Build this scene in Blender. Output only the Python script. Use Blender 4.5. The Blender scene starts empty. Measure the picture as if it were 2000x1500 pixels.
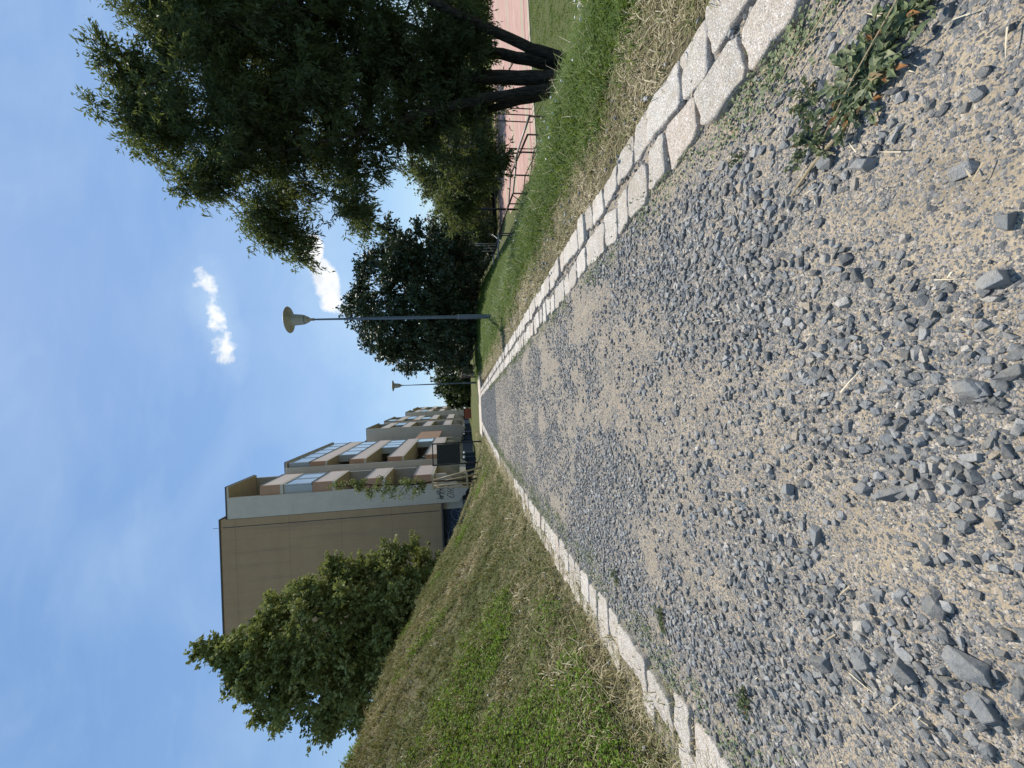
import bpy, bmesh, math, random
import numpy as np
from mathutils import Vector, Matrix

# ------------------------------------------------------------------ camera, light, exposure
sc = bpy.context.scene
COL = sc.collection
SUN_EL, SUN_AZ = math.radians(57), math.radians(20)      # azimuth from +Y towards +X

cam_d = bpy.data.cameras.new('camera')
cam_d.sensor_width = 36.0
cam_d.lens = 13.518
cam_d.clip_start = 0.02
cam_d.clip_end = 2000
cam = bpy.data.objects.new('camera', cam_d)
COL.objects.link(cam)
# portrait axes of the photograph; the picture is stored lying on its side
R_p = Vector((0.9963854, -0.07512275, -0.03965725))
U_p = Vector((0.04860181, 0.12125075, 0.99143135))
B_p = Vector((-0.06967057, -0.98977514, 0.12446358))
mw = Matrix.Identity(4)
for i in range(3):
    mw[i][0] = -U_p[i]; mw[i][1] = R_p[i]; mw[i][2] = B_p[i]
mw[2][3] = 0.8
cam.matrix_world = mw
sc.camera = cam

sc.view_settings.view_transform = 'Standard'
sc.view_settings.look = 'None'
sc.view_settings.gamma = 1.0
sc.view_settings.exposure = 0.2
sc.render.engine = 'CYCLES'
sc.cycles.max_bounces = 6
sc.cycles.diffuse_bounces = 3
sc.cycles.glossy_bounces = 3
sc.cycles.transmission_bounces = 4
sc.cycles.transparent_max_bounces = 4

sun_d = bpy.data.lights.new('sun', 'SUN')
sun_d.energy = 4.9
sun_d.angle = math.radians(0.53)
sun_d.color = (1.0, 0.94, 0.84)
sun = bpy.data.objects.new('sun', sun_d)
COL.objects.link(sun)
sd = Vector((math.sin(SUN_AZ) * math.cos(SUN_EL), math.cos(SUN_AZ) * math.cos(SUN_EL), math.sin(SUN_EL)))
sun.rotation_euler = sd.to_track_quat('Z', 'Y').to_euler()
sun.location = (0, 0, 30)


class NT:
    """small helper round a node tree"""
    def __init__(s, tree):
        s.t = tree
    def n(s, typ, **kw):
        nd = s.t.nodes.new(typ)
        for k, v in kw.items():
            setattr(nd, k, v)
        return nd
    def l(s, a, b):
        s.t.links.new(a, b)
    def val(s, inp, v):
        if hasattr(v, 'is_output') or isinstance(v, bpy.types.NodeSocket):
            s.l(v, inp)
        else:
            inp.default_value = v
    def math(s, op, a, b=0.0, c=0.0, clamp=False):
        nd = s.n('ShaderNodeMath', operation=op, use_clamp=clamp)
        s.val(nd.inputs[0], a); s.val(nd.inputs[1], b); s.val(nd.inputs[2], c)
        return nd.outputs[0]
    def ramp(s, fac, stops, interp='LINEAR'):
        nd = s.n('ShaderNodeValToRGB')
        cr = nd.color_ramp
        cr.interpolation = interp
        while len(cr.elements) < len(stops):
            cr.elements.new(0.5)
        for e, (p, c) in zip(cr.elements, stops):
            e.position = p
            e.color = (c[0], c[1], c[2], 1) if isinstance(c, (tuple, list)) else (c, c, c, 1)
        s.val(nd.inputs[0], fac)
        return nd.outputs[0]
    def mix(s, fac, a, b, typ='MIX'):
        nd = s.n('ShaderNodeMix', data_type='RGBA', blend_type=typ)
        s.val(nd.inputs[0], fac)
        for i, v in ((6, a), (7, b)):
            if isinstance(v, (tuple, list)):
                v = (v[0], v[1], v[2], 1)
            s.val(nd.inputs[i], v)
        return nd.outputs[2]
    def noise(s, vec, scale, detail=4, rough=0.55, dist=0.0, out=0):
        nd = s.n('ShaderNodeTexNoise')
        if vec is not None:
            s.l(vec, nd.inputs['Vector'])
        nd.inputs['Scale'].default_value = scale
        nd.inputs['Detail'].default_value = detail
        nd.inputs['Roughness'].default_value = rough
        nd.inputs['Distortion'].default_value = dist
        return nd.outputs[out]
    def voro(s, vec, scale, feature='F1', out='Distance', rnd=1.0):
        nd = s.n('ShaderNodeTexVoronoi', feature=feature)
        s.l(vec, nd.inputs['Vector'])
        nd.inputs['Scale'].default_value = scale
        nd.inputs['Randomness'].default_value = rnd
        return nd.outputs[out]
    def mapping(s, vec, scale=(1, 1, 1), loc=(0, 0, 0), rot=(0, 0, 0)):
        nd = s.n('ShaderNodeMapping')
        s.l(vec, nd.inputs['Vector'])
        nd.inputs['Scale'].default_value = scale
        nd.inputs['Location'].default_value = loc
        nd.inputs['Rotation'].default_value = rot
        return nd.outputs[0]
    def bump(s, h, strength=0.5, dist=0.01, normal=None):
        nd = s.n('ShaderNodeBump')
        nd.inputs['Strength'].default_value = strength
        nd.inputs['Distance'].default_value = dist
        s.l(h, nd.inputs['Height'])
        if normal is not None:
            s.l(normal, nd.inputs['Normal'])
        return nd.outputs[0]


# ---- sky
world = bpy.data.worlds.new('World')
sc.world = world
world.use_nodes = True
W = NT(world.node_tree)
bg = world.node_tree.nodes['Background']
sky = W.n('ShaderNodeTexSky', sky_type='NISHITA', sun_disc=False)
sky.sun_elevation = SUN_EL
sky.sun_rotation = SUN_AZ
sky.altitude = 200
sky.air_density = 1.0
sky.dust_density = 0.4
sky.ozone_density = 1.5
bg.inputs['Strength'].default_value = 0.118
tc = W.n('ShaderNodeTexCoord').outputs['Generated']
sep = W.n('ShaderNodeSeparateXYZ')
W.l(tc, sep.inputs[0])
yy = W.math('MAXIMUM', sep.outputs[1], 0.05)
u = W.math('DIVIDE', sep.outputs[0], yy)
v = W.math('DIVIDE', sep.outputs[2], yy)
comb = W.n('ShaderNodeCombineXYZ')
W.l(u, comb.inputs[0]); W.l(v, comb.inputs[1])
uv = comb.outputs[0]


def cloud(u0, v0, slope, ru, rv, k, sharp, nscale, lo=0.0):
    du = W.math('DIVIDE', W.math('SUBTRACT', u, u0), ru)
    vl = W.math('MULTIPLY_ADD', W.math('SUBTRACT', u, u0), slope, v0)
    dv = W.math('DIVIDE', W.math('SUBTRACT', v, vl), rv)
    d = W.math('SQRT', W.math('ADD', W.math('MULTIPLY', du, du), W.math('MULTIPLY', dv, dv)))
    n = W.math('MULTIPLY', W.math('SUBTRACT', W.noise(uv, nscale, 6, 0.6), 0.5), k)
    h = W.math('ADD', W.math('SUBTRACT', 1.0, d), n)
    return W.math('MULTIPLY', h, sharp, clamp=True)


grad = W.ramp(sep.outputs[2], [(0.0, (0.39, 0.64, 0.90)), (0.18, (0.34, 0.58, 0.88)), (0.45, (0.25, 0.47, 0.85)), (0.95, (0.15, 0.37, 0.78))])
grad = W.mix(1.0, grad, (7.1, 7.1, 7.1), 'MULTIPLY')
skycol = W.mix(0.62, sky.outputs[0], grad)
# faint high veil
veil = W.ramp(W.noise(W.mapping(uv, (1.0, 1.6, 1), (3.1, 0.4, 0), (0, 0, 0.5)), 2.1, 5, 0.5, 0.6),
              [(0.40, 0.0), (0.72, 1.0)])
horiz = W.ramp(sep.outputs[2], [(0.0, 0.35), (0.45, 0.22), (0.9, 0.12)])
wisp = W.ramp(W.noise(W.mapping(uv, (0.9, 2.6, 1), (1.7, 2.4, 0), (0, 0, 0.9)), 4.5, 7, 0.62, 1.2), [(0.47, 0.0), (0.75, 1.0)])
c1 = W.mix(W.math('MULTIPLY', veil, 0.22), skycol, (4.6, 5.9, 7.3))
c1 = W.mix(W.math('MULTIPLY', wisp, 0.06), c1, (5.2, 6.3, 7.4))
cA = W.math('MAXIMUM', cloud(0.345, 0.612, 0.3, 0.040, 0.025, 2.6, 1.6, 30),
            W.math('MAXIMUM', cloud(0.262, 0.590, 0.15, 0.05, 0.021, 2.7, 1.6, 26),
                   cloud(0.185, 0.572, 0.1, 0.042, 0.028, 2.5, 1.6, 28)))
halo = W.math('MULTIPLY', cloud(0.262, 0.59, 0.25, 0.17, 0.065, 1.8, 0.8, 8), 0.5)
cB = W.math('MAXIMUM', cloud(0.345, 0.335, 0.28, 0.085, 0.036, 1.5, 3.2, 20),
            cloud(0.43, 0.365, 0.1, 0.05, 0.030, 1.5, 4.0, 17))
halo2 = W.math('MULTIPLY', cloud(0.26, 0.28, 0.3, 0.28, 0.13, 1.8, 0.8, 7), 0.5)
c2 = W.mix(W.math('MAXIMUM', halo, halo2), c1, (4.6, 6.0, 7.4))
shade = W.ramp(W.noise(uv, 13, 4, 0.5), [(0.35, (5.8, 6.2, 6.7)), (0.6, (8.2, 8.3, 8.4))])
c3 = W.mix(W.math('MAXIMUM', W.math('MULTIPLY', cA, 0.9), cB), c2, shade)
W.l(c3, bg.inputs['Color'])

# ------------------------------------------------------------------ generic helpers
rng = np.random.default_rng(11)
random.seed(5)


def vnoise(x, y, seed=0):
    """value noise in [0,1]"""
    xi = np.floor(x).astype(np.int64); yi = np.floor(y).astype(np.int64)
    xf = x - xi; yf = y - yi
    def h(a, b):
        n = (a * 374761393 + b * 668265263 + seed * 974711) & 0x7fffffff
        n = ((n ^ (n >> 13)) * 1274126177) & 0x7fffffff
        return ((n ^ (n >> 16)) & 0xffff) / 65535.0
    sx = xf * xf * (3 - 2 * xf); sy = yf * yf * (3 - 2 * yf)
    a = h(xi, yi); b = h(xi + 1, yi); c = h(xi, yi + 1); d = h(xi + 1, yi + 1)
    return (a * (1 - sx) + b * sx) * (1 - sy) + (c * (1 - sx) + d * sx) * sy


def fbm(x, y, seed=0, octs=4, gain=0.5):
    x = np.asarray(x, float); y = np.asarray(y, float)
    s = 0; amp = 1; tot = 0
    for o in range(octs):
        s = s + amp * vnoise(x * 2 ** o + 17.3 * o, y * 2 ** o - 9.1 * o, seed + o)
        tot += amp; amp *= gain
    return s / tot


def sstep(a, b, x):
    t = np.clip((np.asarray(x, float) - a) / (b - a), 0, 1)
    return t * t * (3 - 2 * t)


def mesh_np(name, V, F, mat=None, attrs=None, parent=None, smooth=False):
    """V (n,3); F (m,k) array of equal-size faces (or list of such arrays)"""
    me = bpy.data.meshes.new(name)
    V = np.ascontiguousarray(V, dtype=np.float32)
    Fs = F if isinstance(F, list) else [F]
    Fs = [np.ascontiguousarray(f, dtype=np.int32) for f in Fs if len(f)]
    me.vertices.add(len(V))
    me.vertices.foreach_set('co', V.ravel())
    nl = sum(f.size for f in Fs)
    me.loops.add(nl)
    me.loops.foreach_set('vertex_index', np.concatenate([f.ravel() for f in Fs]))
    ls = []; off = 0
    for f in Fs:
        ls.append(np.arange(len(f), dtype=np.int32) * f.shape[1] + off)
        off += f.size
    ls = np.concatenate(ls)
    me.polygons.add(len(ls))
    me.polygons.foreach_set('loop_start', ls)
    if smooth:
        me.polygons.foreach_set('use_smooth', np.ones(len(ls), dtype=bool))
    else:
        me.polygons.foreach_set('use_smooth', np.zeros(len(ls), dtype=bool))
    me.update(calc_edges=True)
    for k, a in (attrs or {}).items():
        at = me.attributes.new(k, 'FLOAT', 'POINT')
        at.data.foreach_set('value', np.ascontiguousarray(a, dtype=np.float32))
    if mat:
        me.materials.append(mat)
    o = bpy.data.objects.new(name, me)
    COL.objects.link(o)
    if parent is not None:
        o.parent = parent
    return o


def tag(o, label=None, cat=None, group=None, kind=None):
    if label: o['label'] = label
    if cat: o['category'] = cat
    if group: o['group'] = group
    if kind: o['kind'] = kind
    return o


def empty(name, loc=(0, 0, 0), rz=0.0):
    o = bpy.data.objects.new(name, None)
    o.empty_display_size = 0.2
    COL.objects.link(o)
    o.location = loc
    o.rotation_euler = (0, 0, rz)
    return o


class MB:
    """collects boxes, bars, tubes and prisms into one mesh"""
    def __init__(s):
        s.V = []; s.F = {}; s.n = 0
    def add(s, V, F):
        V = np.asarray(V, float)
        s.V.append(V)
        for f in F:
            s.F.setdefault(len(f), []).append([i + s.n for i in f])
        s.n += len(V)
        return s
    def box(s, x0, x1, y0, y1, z0, z1):
        V = [(x, y, z) for z in (z0, z1) for y in (y0, y1) for x in (x0, x1)]
        return s.add(V, [(0, 2, 3, 1), (4, 5, 7, 6), (0, 1, 5, 4), (2, 6, 7, 3), (0, 4, 6, 2), (1, 3, 7, 5)])
    def prism(s, poly, axis, a0, a1):
        """poly in the two other axes, extruded along axis"""
        n = len(poly); V = []
        for a in (a0, a1):
            for p in poly:
                V.append({'x': (a, p[0], p[1]), 'y': (p[0], a, p[1]), 'z': (p[0], p[1], a)}[axis])
        F = [tuple(range(n))[::-1], tuple(range(n, 2 * n))]
        for i in range(n):
            j = (i + 1) % n
            F.append((i, j, n + j, n + i))
        return s.add(V, F)
    def bar(s, p, q, w, h=None):
        h = h or w
        p = Vector(p); q = Vector(q); d = (q - p).normalized()
        up = Vector((0, 0, 1)) if abs(d.z) < 0.95 else Vector((0, 1, 0))
        a = d.cross(up).normalized() * w / 2; b = a.cross(d).normalized() * h / 2
        V = [tuple(c + sa * a + sb * b) for c in (p, q) for sa, sb in ((-1, -1), (1, -1), (1, 1), (-1, 1))]
        return s.add(V, [(3, 2, 1, 0), (4, 5, 6, 7), (0, 1, 5, 4), (1, 2, 6, 5), (2, 3, 7, 6), (3, 0, 4, 7)])
    def tube(s, pts, radii, n=8):
        V, F = tube_np(np.array(pts, float), np.array(radii, float) if hasattr(radii, '__len__') else np.full(len(pts), radii), n)
        s.add(V, [tuple(f) for f in F.tolist()])
        k = len(pts) - 1
        s.F.setdefault(n, []).append([s.n - len(V) + i for i in range(n)][::-1])
        s.F.setdefault(n, []).append([s.n - len(V) + k * n + i for i in range(n)])
        return s
    def lathe(s, prof, n=24, c=(0, 0, 0)):
        V = []
        for r, z in prof:
            for i in range(n):
                a = 2 * math.pi * i / n
                V.append((c[0] + r * math.cos(a), c[1] + r * math.sin(a), c[2] + z))
        F = []
        for k in range(len(prof) - 1):
            for i in range(n):
                j = (i + 1) % n
                F.append((k * n + i, k * n + j, (k + 1) * n + j, (k + 1) * n + i))
        return s.add(V, F)
    def build(s, name, mat, parent=None, smooth=False):
        return mesh_np(name, np.concatenate(s.V), [np.array(f) for f in s.F.values()], mat, None, parent, smooth)


def tube_np(P, R, n=6):
    P = np.asarray(P, float); k = len(P)
    T = np.gradient(P, axis=0)
    T /= np.linalg.norm(T, axis=1, keepdims=True) + 1e-9
    ref = np.array([0.31, 0.17, 0.93]) if abs(T[0, 2]) < 0.9 else np.array([0.95, 0.2, 0.1])
    A = np.cross(T, ref); A /= np.linalg.norm(A, axis=1, keepdims=True) + 1e-9
    Bv = np.cross(T, A)
    ang = np.arange(n) * 2 * math.pi / n
    V = P[:, None, :] + R[:, None, None] * (np.cos(ang)[None, :, None] * A[:, None, :] + np.sin(ang)[None, :, None] * Bv[:, None, :])
    i = np.arange(n); j = (i + 1) % n
    F = np.concatenate([np.stack([a * n + i, a * n + j, (a + 1) * n + j, (a + 1) * n + i], 1) for a in range(k - 1)])
    return V.reshape(-1, 3), F


def rot_z(a):
    c, s = np.cos(a), np.sin(a); z = np.zeros_like(c); o = np.ones_like(c)
    return np.stack([np.stack([c, -s, z], -1), np.stack([s, c, z], -1), np.stack([z, z, o], -1)], -2)


def rot_x(a):
    c, s = np.cos(a), np.sin(a); z = np.zeros_like(c); o = np.ones_like(c)
    return np.stack([np.stack([o, z, z], -1), np.stack([z, c, -s], -1), np.stack([z, s, c], -1)], -2)


def rand_rot(n):
    q = rng.normal(size=(n, 4)); q /= np.linalg.norm(q, axis=1, keepdims=True)
    w, x, y, z = q.T
    return np.stack([np.stack([1 - 2 * (y * y + z * z), 2 * (x * y - z * w), 2 * (x * z + y * w)], -1),
                     np.stack([2 * (x * y + z * w), 1 - 2 * (x * x + z * z), 2 * (y * z - x * w)], -1),
                     np.stack([2 * (x * z - y * w), 2 * (y * z + x * w), 1 - 2 * (x * x + y * y)], -1)], -2)


def scatter(PV, PF, P, M):
    """copies of a prototype (PV, PF): positions P (n,3), matrices M (n,3,3)"""
    V = np.einsum('nij,vj->nvi', M, PV) + P[:, None, :]
    F = PF[None] + (np.arange(len(P)) * len(PV))[:, None, None]
    return V.reshape(-1, 3), F.reshape(-1, PF.shape[1])


# ------------------------------------------------------------------ terrain heights
def xleft(y):
    return np.interp(y, [0, 3, 7, 10, 13.5, 18.5], [-1.18, -1.16, -1.13, -1.01, -0.80, -0.42])


def xright(y):
    return np.interp(y, [0, 3, 7, 11, 18.5], [0.86, 0.83, 0.81, 0.77, 0.73])


def cx(y):
    """centre line of the path, which narrows towards its far end"""
    return (xleft(y) + xright(y)) / 2


def halfw(y):
    return (xright(y) - xleft(y)) / 2


PATH_END = 18.6


def ground_h(x, y):
    x = np.asarray(x, float); y = np.asarray(y, float)
    s = x - cx(y)
    # left bank
    hc = np.interp(y, [-6, 5, 8, 11.5, 13.5, 17.3, 22.5, 28, 40], [2.62, 2.60, 2.40, 1.88, 1.52, 0.98, 0.38, 0.0, 0])
    uu = np.clip((-s - 1.36) / 3.1, 0, 1)
    p = 0.25 * uu + 0.75 * (uu ** 1.35)
    rr = np.where(-s > 4.5, 1 - 0.35 * sstep(4.5, 12, -s), 1.0)
    zl = hc * p * rr * (1 - sstep(28, 36, y))
    zl = zl - 0.25 * sstep(3.9, 4.9, uu * 3.1 + 1.36) * 0.4 * (uu >= 1)
    zl = zl + (0.16 * (fbm(x * 1.1, y * 1.1, 3) - 0.5) + 0.10 * (fbm(x * 4.5, y * 4.5, 4) - 0.5)) * sstep(0.1, 0.8, uu)
    # right slope down to the sports ground
    s0 = 2.15 + 0.28 * np.clip(y - 9, 0, 30)
    zr = -3.0 * sstep(-0.6, 7.4, s - s0 )
    zr = zr + 0.05 * (fbm(x * 1.3, y * 1.3, 5) - 0.5) * sstep(1.4, 2.2, s)
    z = np.where(s < 0, zl, zr)
    # bed of the path
    inpath = (np.abs(s) < 1.30) & (y < PATH_END)
    z = np.where(inpath, -0.10, z)
    return z


def gh(x, y):
    return float(ground_h(np.array([x]), np.array([y]))[0])


# ------------------------------------------------------------------ materials
def new_mat(name):
    m = bpy.data.materials.new(name)
    m.use_nodes = True
    t = NT(m.node_tree)
    b = m.node_tree.nodes['Principled BSDF']
    b.inputs['Roughness'].default_value = 0.8
    return m, t, b


def attr(t, name):
    return t.n('ShaderNodeAttribute', attribute_name=name).outputs['Fac']


def objco(t):
    return t.n('ShaderNodeTexCoord').outputs['Object']


def simple(name, col, rough=0.7, metal=0.0, nscale=6.0, amount=0.18, bump=0.0, spec=0.3):
    m, t, b = new_mat(name)
    n = t.noise(objco(t), nscale, 6, 0.65)
    c = t.ramp(n, [(0.25, tuple(c * (1 - amount) for c in col)), (0.75, tuple(min(1, c * (1 + amount)) for c in col))])
    t.l(c, b.inputs['Base Color'])
    b.inputs['Roughness'].default_value = rough
    b.inputs['Metallic'].default_value = metal
    b.inputs['Specular IOR Level'].default_value = spec
    if bump:
        t.l(t.bump(t.noise(objco(t), nscale * 12, 3), bump, 0.01), b.inputs['Normal'])
    return m


# stones
m_stone, t, b = new_mat('crushed_stone')
r = attr(t, 'rnd')
oc = objco(t)
base = t.ramp(r, [(0.0, (0.075, 0.084, 0.090)), (0.30, (0.160, 0.172, 0.178)), (0.7, (0.27, 0.282, 0.285)), (0.93, (0.42, 0.415, 0.395)),
                  (0.975, (0.42, 0.33, 0.23)), (0.995, (0.60, 0.56, 0.50))])
mot = t.noise(oc, 85, 8, 0.75)
base = t.mix(t.ramp(t.noise(oc, 55, 6, 0.75), [(0.36, 0.6), (0.50, 0.0)]), base, t.mix(0.5, base, (0.04, 0.043, 0.048)))
base = t.mix(t.ramp(mot, [(0.44, 0.0), (0.66, 0.75)]), base, t.mix(0.5, base, (0.36, 0.37, 0.37)))
dust = t.ramp(t.noise(oc, 45, 4, 0.6), [(0.42, 0.04), (0.70, 0.42)])
base = t.mix(dust, base, (0.40, 0.345, 0.26))
t.l(base, b.inputs['Base Color'])
b.inputs['Roughness'].default_value = 0.72
b.inputs['Specular IOR Level'].default_value = 0.35
t.l(t.bump(mot, 1.0, 0.006), b.inputs['Normal'])

# trodden grit of the path
m_path, t, b = new_mat('sandy_grit')
oc = objco(t)
warp = t.mix(0.02, oc, t.noise(oc, 9, 3, 0.6, 0, 1))
d1 = t.voro(warp, 140, 'F1', 'Color')
d2 = t.voro(warp, 320, 'F1', 'Color')
s1 = t.n('ShaderNodeSeparateColor'); t.l(d1, s1.inputs[0])
s2 = t.n('ShaderNodeSeparateColor'); t.l(d2, s2.inputs[0])
sand = t.ramp(t.noise(oc, 7, 8, 0.7), [(0.3, (0.27, 0.22, 0.15)), (0.5, (0.41, 0.33, 0.225)), (0.72, (0.52, 0.425, 0.295))])
sand = t.mix(t.ramp(t.noise(oc, 240, 3, 0.7), [(0.42, 0.0), (0.62, 0.5)]), sand, (0.17, 0.155, 0.135))
gcol1 = t.ramp(s1.outputs[1], [(0.0, (0.09, 0.095, 0.10)), (0.6, (0.22, 0.22, 0.212)), (0.85, (0.32, 0.285, 0.255)), (1.0, (0.5, 0.45, 0.37))])
gcol2 = t.ramp(s2.outputs[1], [(0.0, (0.09, 0.095, 0.10)), (0.6, (0.24, 0.235, 0.22)), (0.85, (0.36, 0.31, 0.26)), (1.0, (0.52, 0.46, 0.37))])
patch = attr(t, 'grit')
p_lo = t.math('MULTIPLY_ADD', t.noise(oc, 16, 5, 0.65), 0.6, t.math('SUBTRACT', patch, 0.30))
k1 = t.math('GREATER_THAN', t.math('MULTIPLY', p_lo, 0.8), s1.outputs[0])
k2 = t.math('GREATER_THAN', t.math('MULTIPLY_ADD', p_lo, 0.9, 0.22), s2.outputs[0])
col = t.mix(k2, sand, gcol2)
col = t.mix(k1, col, gcol1)
t.l(col, b.inputs['Base Color'])
b.inputs['Roughness'].default_value = 0.9
b.inputs['Specular IOR Level'].default_value = 0.15
e1 = t.voro(warp, 140, 'F1'); e2 = t.voro(warp, 320, 'F1')
hgt = t.math('ADD', t.math('MULTIPLY', t.math('SUBTRACT', 0.6, e1), k1), t.math('MULTIPLY', t.math('MULTIPLY', t.math('SUBTRACT', 0.6, e2), k2), 0.5))
hgt = t.math('ADD', hgt, t.math('MULTIPLY', t.noise(oc, 55, 6, 0.7), 0.9))
t.l(t.bump(hgt, 0.85, 0.006), b.inputs['Normal'])

# granite
m_granite, t, b = new_mat('granite')
oc = objco(t)
rr_ = attr(t, 'rnd')
gb = t.ramp(rr_, [(0.0, (0.36, 0.315, 0.26)), (0.5, (0.48, 0.43, 0.365)), (0.85, (0.55, 0.505, 0.44)), (1.0, (0.45, 0.35, 0.27))])
sp = t.voro(oc, 420, 'F1', 'Color'); ss = t.n('ShaderNodeSeparateColor'); t.l(sp, ss.inputs[0])
gb = t.mix(t.math('LESS_THAN', ss.outputs[0], 0.24), gb, (0.25, 0.23, 0.205))
gb = t.mix(t.math('GREATER_THAN', ss.outputs[0], 0.86), gb, (0.70, 0.68, 0.64))
gb = t.mix(t.ramp(t.noise(oc, 18, 6, 0.7), [(0.46, 0.0), (0.72, 0.65)]), gb, (0.33, 0.27, 0.19))
t.l(gb, b.inputs['Base Color'])
b.inputs['Roughness'].default_value = 0.75
hh = t.math('ADD', t.noise(oc, 60, 6, 0.7), t.math('MULTIPLY', t.noise(oc, 14, 3), 1.4))
t.l(t.bump(hh, 0.8, 0.008), b.inputs['Normal'])


def leafy(name, stops, rough=0.5, trans=0.35, spec=0.35, tcol=None):
    m, t, b = new_mat(name)
    col = t.ramp(attr(t, 'rnd'), stops)
    t.l(col, b.inputs['Base Color'])
    b.inputs['Roughness'].default_value = rough
    b.inputs['Specular IOR Level'].default_value = spec
    tr = t.n('ShaderNodeBsdfTranslucent')
    t.l(t.mix(0.6, col, tcol or (0.20, 0.26, 0.03)), tr.inputs['Color'])
    mx = t.n('ShaderNodeMixShader')
    mx.inputs[0].default_value = trans
    out = m.node_tree.nodes['Material Output']
    t.l(b.outputs[0], mx.inputs[1]); t.l(tr.outputs[0], mx.inputs[2]); t.l(mx.outputs[0], out.inputs['Surface'])
    return m


m_green_grass = leafy('green_grass_blade', [(0, (0.05, 0.095, 0.014)), (0.45, (0.105, 0.172, 0.026)), (0.75, (0.165, 0.235, 0.045)),
                                            (0.92, (0.24, 0.26, 0.09)), (1, (0.46, 0.42, 0.22))], 0.6, 0.36, 0.2)
m_dry_grass = leafy('dry_grass_blade', [(0, (0.07, 0.11, 0.02)), (0.42, (0.135, 0.165, 0.042)), (0.62, (0.22, 0.205, 0.085)),
                                        (0.8, (0.37, 0.305, 0.18)), (1, (0.62, 0.53, 0.35))], 0.7, 0.2, tcol=(0.4, 0.33, 0.12))
m_clover = leafy('clover_leaf', [(0, (0.07, 0.14, 0.012)), (0.5, (0.145, 0.26, 0.025)), (1, (0.25, 0.38, 0.05))], 0.6, 0.35, 0.2)
m_straw = leafy('straw', [(0, (0.45, 0.36, 0.22)), (1, (0.72, 0.64, 0.46))], 0.6, 0.15, tcol=(0.5, 0.4, 0.2))
m_weed = leafy('weed_leaf', [(0, (0.13, 0.165, 0.09)), (0.5, (0.22, 0.26, 0.14)), (0.9, (0.34, 0.35, 0.22)), (1, (0.36, 0.18, 0.08))], 0.7, 0.2, 0.15)
m_petal = simple('petal', (0.8, 0.8, 0.76), 0.6)

m_leaf_big = leafy('ash_leaf', [(0, (0.035, 0.050, 0.020)), (0.6, (0.085, 0.110, 0.042)), (1, (0.18, 0.20, 0.08))], 0.55, 0.38, 0.3, (0.20, 0.24, 0.05))
m_leaf_maple = leafy('maple_leaf', [(0, (0.026, 0.042, 0.020)), (0.6, (0.060, 0.085, 0.040)), (1, (0.14, 0.17, 0.09))], 0.5, 0.10, 0.35, (0.06, 0.09, 0.02))
m_leaf_lime = leafy('lime_leaf', [(0, (0.085, 0.11, 0.03)), (0.5, (0.25, 0.275, 0.09)), (1, (0.46, 0.46, 0.19))], 0.65, 0.30, 0.2, (0.15, 0.18, 0.03))
m_leaf_far = leafy('far_leaf', [(0, (0.03, 0.055, 0.02)), (0.6, (0.06, 0.095, 0.03)), (1, (0.12, 0.16, 0.05))], 0.5, 0.2, 0.3, (0.12, 0.16, 0.03))
m_bark, t, b = new_mat('bark')
oc = objco(t)
fz = t.noise(t.mapping(oc, (26, 26, 4)), 1.0, 6, 0.7)
t.l(t.ramp(fz, [(0.35, (0.018, 0.015, 0.012)), (0.6, (0.075, 0.062, 0.048)), (0.8, (0.14, 0.12, 0.095))]), b.inputs['Base Color'])
b.inputs['Roughness'].default_value = 0.95
b.inputs['Specular IOR Level'].default_value = 0.1
t.l(t.bump(fz, 1.0, 0.03), b.inputs['Normal'])

# turf soil
m_ground, t, b = new_mat('turf_soil')
oc = objco(t)
n1 = t.noise(oc, 1.3, 8, 0.65); n2 = t.noise(oc, 28, 6, 0.7)
g1 = t.ramp(n2, [(0.3, (0.05, 0.065, 0.022)), (0.55, (0.10, 0.115, 0.04)), (0.75, (0.20, 0.18, 0.09))])
g2 = t.ramp(n2, [(0.3, (0.075, 0.065, 0.038)), (0.55, (0.16, 0.135, 0.08)), (0.75, (0.28, 0.235, 0.15))])
dry = attr(t, 'dry')
t.l(t.mix(t.math('MULTIPLY_ADD', t.math('SUBTRACT', n1, 0.5), 1.6, dry, clamp=True), g1, g2), b.inputs['Base Color'])
b.inputs['Roughness'].default_value = 0.95
b.inputs['Specular IOR Level'].default_value = 0.1
t.l(t.bump(n2, 0.9, 0.03), b.inputs['Normal'])

# ------------------------------------------------------------------ ground sheet
def axis(parts):
    out = []
    for a, b_, st in parts:
        out += list(np.arange(a, b_, st))
    return np.array(out + [parts[-1][1]])


gx = axis([(-400, -60, 40), (-60, -14, 2), (-14, -5, 0.4), (-5, -1.5, 0.1), (-1.5, 1.4, 0.05), (1.4, 4.5, 0.14), (4.5, 14, 0.4), (14, 60, 2), (60, 400, 40)])
gy = axis([(-60, -6, 3), (-6, 0, 0.4), (0, 12, 0.1), (12, 20, 0.2), (20, 30, 0.4), (30, 80, 2), (80, 600, 40)])
GX, GY = np.meshgrid(gx, gy)
GZ = ground_h(GX, GY)
Vg = np.stack([GX, GY, GZ], -1).reshape(-1, 3)
nx, ny = len(gx), len(gy)
ii = (np.arange(ny - 1)[:, None] * nx + np.arange(nx - 1)[None, :]).ravel()
Fg = np.stack([ii, ii + 1, ii + nx + 1, ii + nx], 1)
S = Vg[:, 0] - cx(Vg[:, 1])


def dryness(x, y):
    s = x - cx(y)
    d = np.where(s < 0, 0.55 + 0.5 * (fbm(x * 0.7, y * 0.7, 21) - 0.5) * 2, 0.0)
    d = np.where(s > 0, 1 - sstep(1.70, 2.05, s + 0.35 * (fbm(x * 2, y * 2, 9) - 0.5) + 0.012 * y * 0), d)
    d = np.where((s < 0) & (s > -1.7), 0.9, d)
    d = np.where(y > 19, 0.12, d)
    return np.clip(d, 0, 1)


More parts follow.
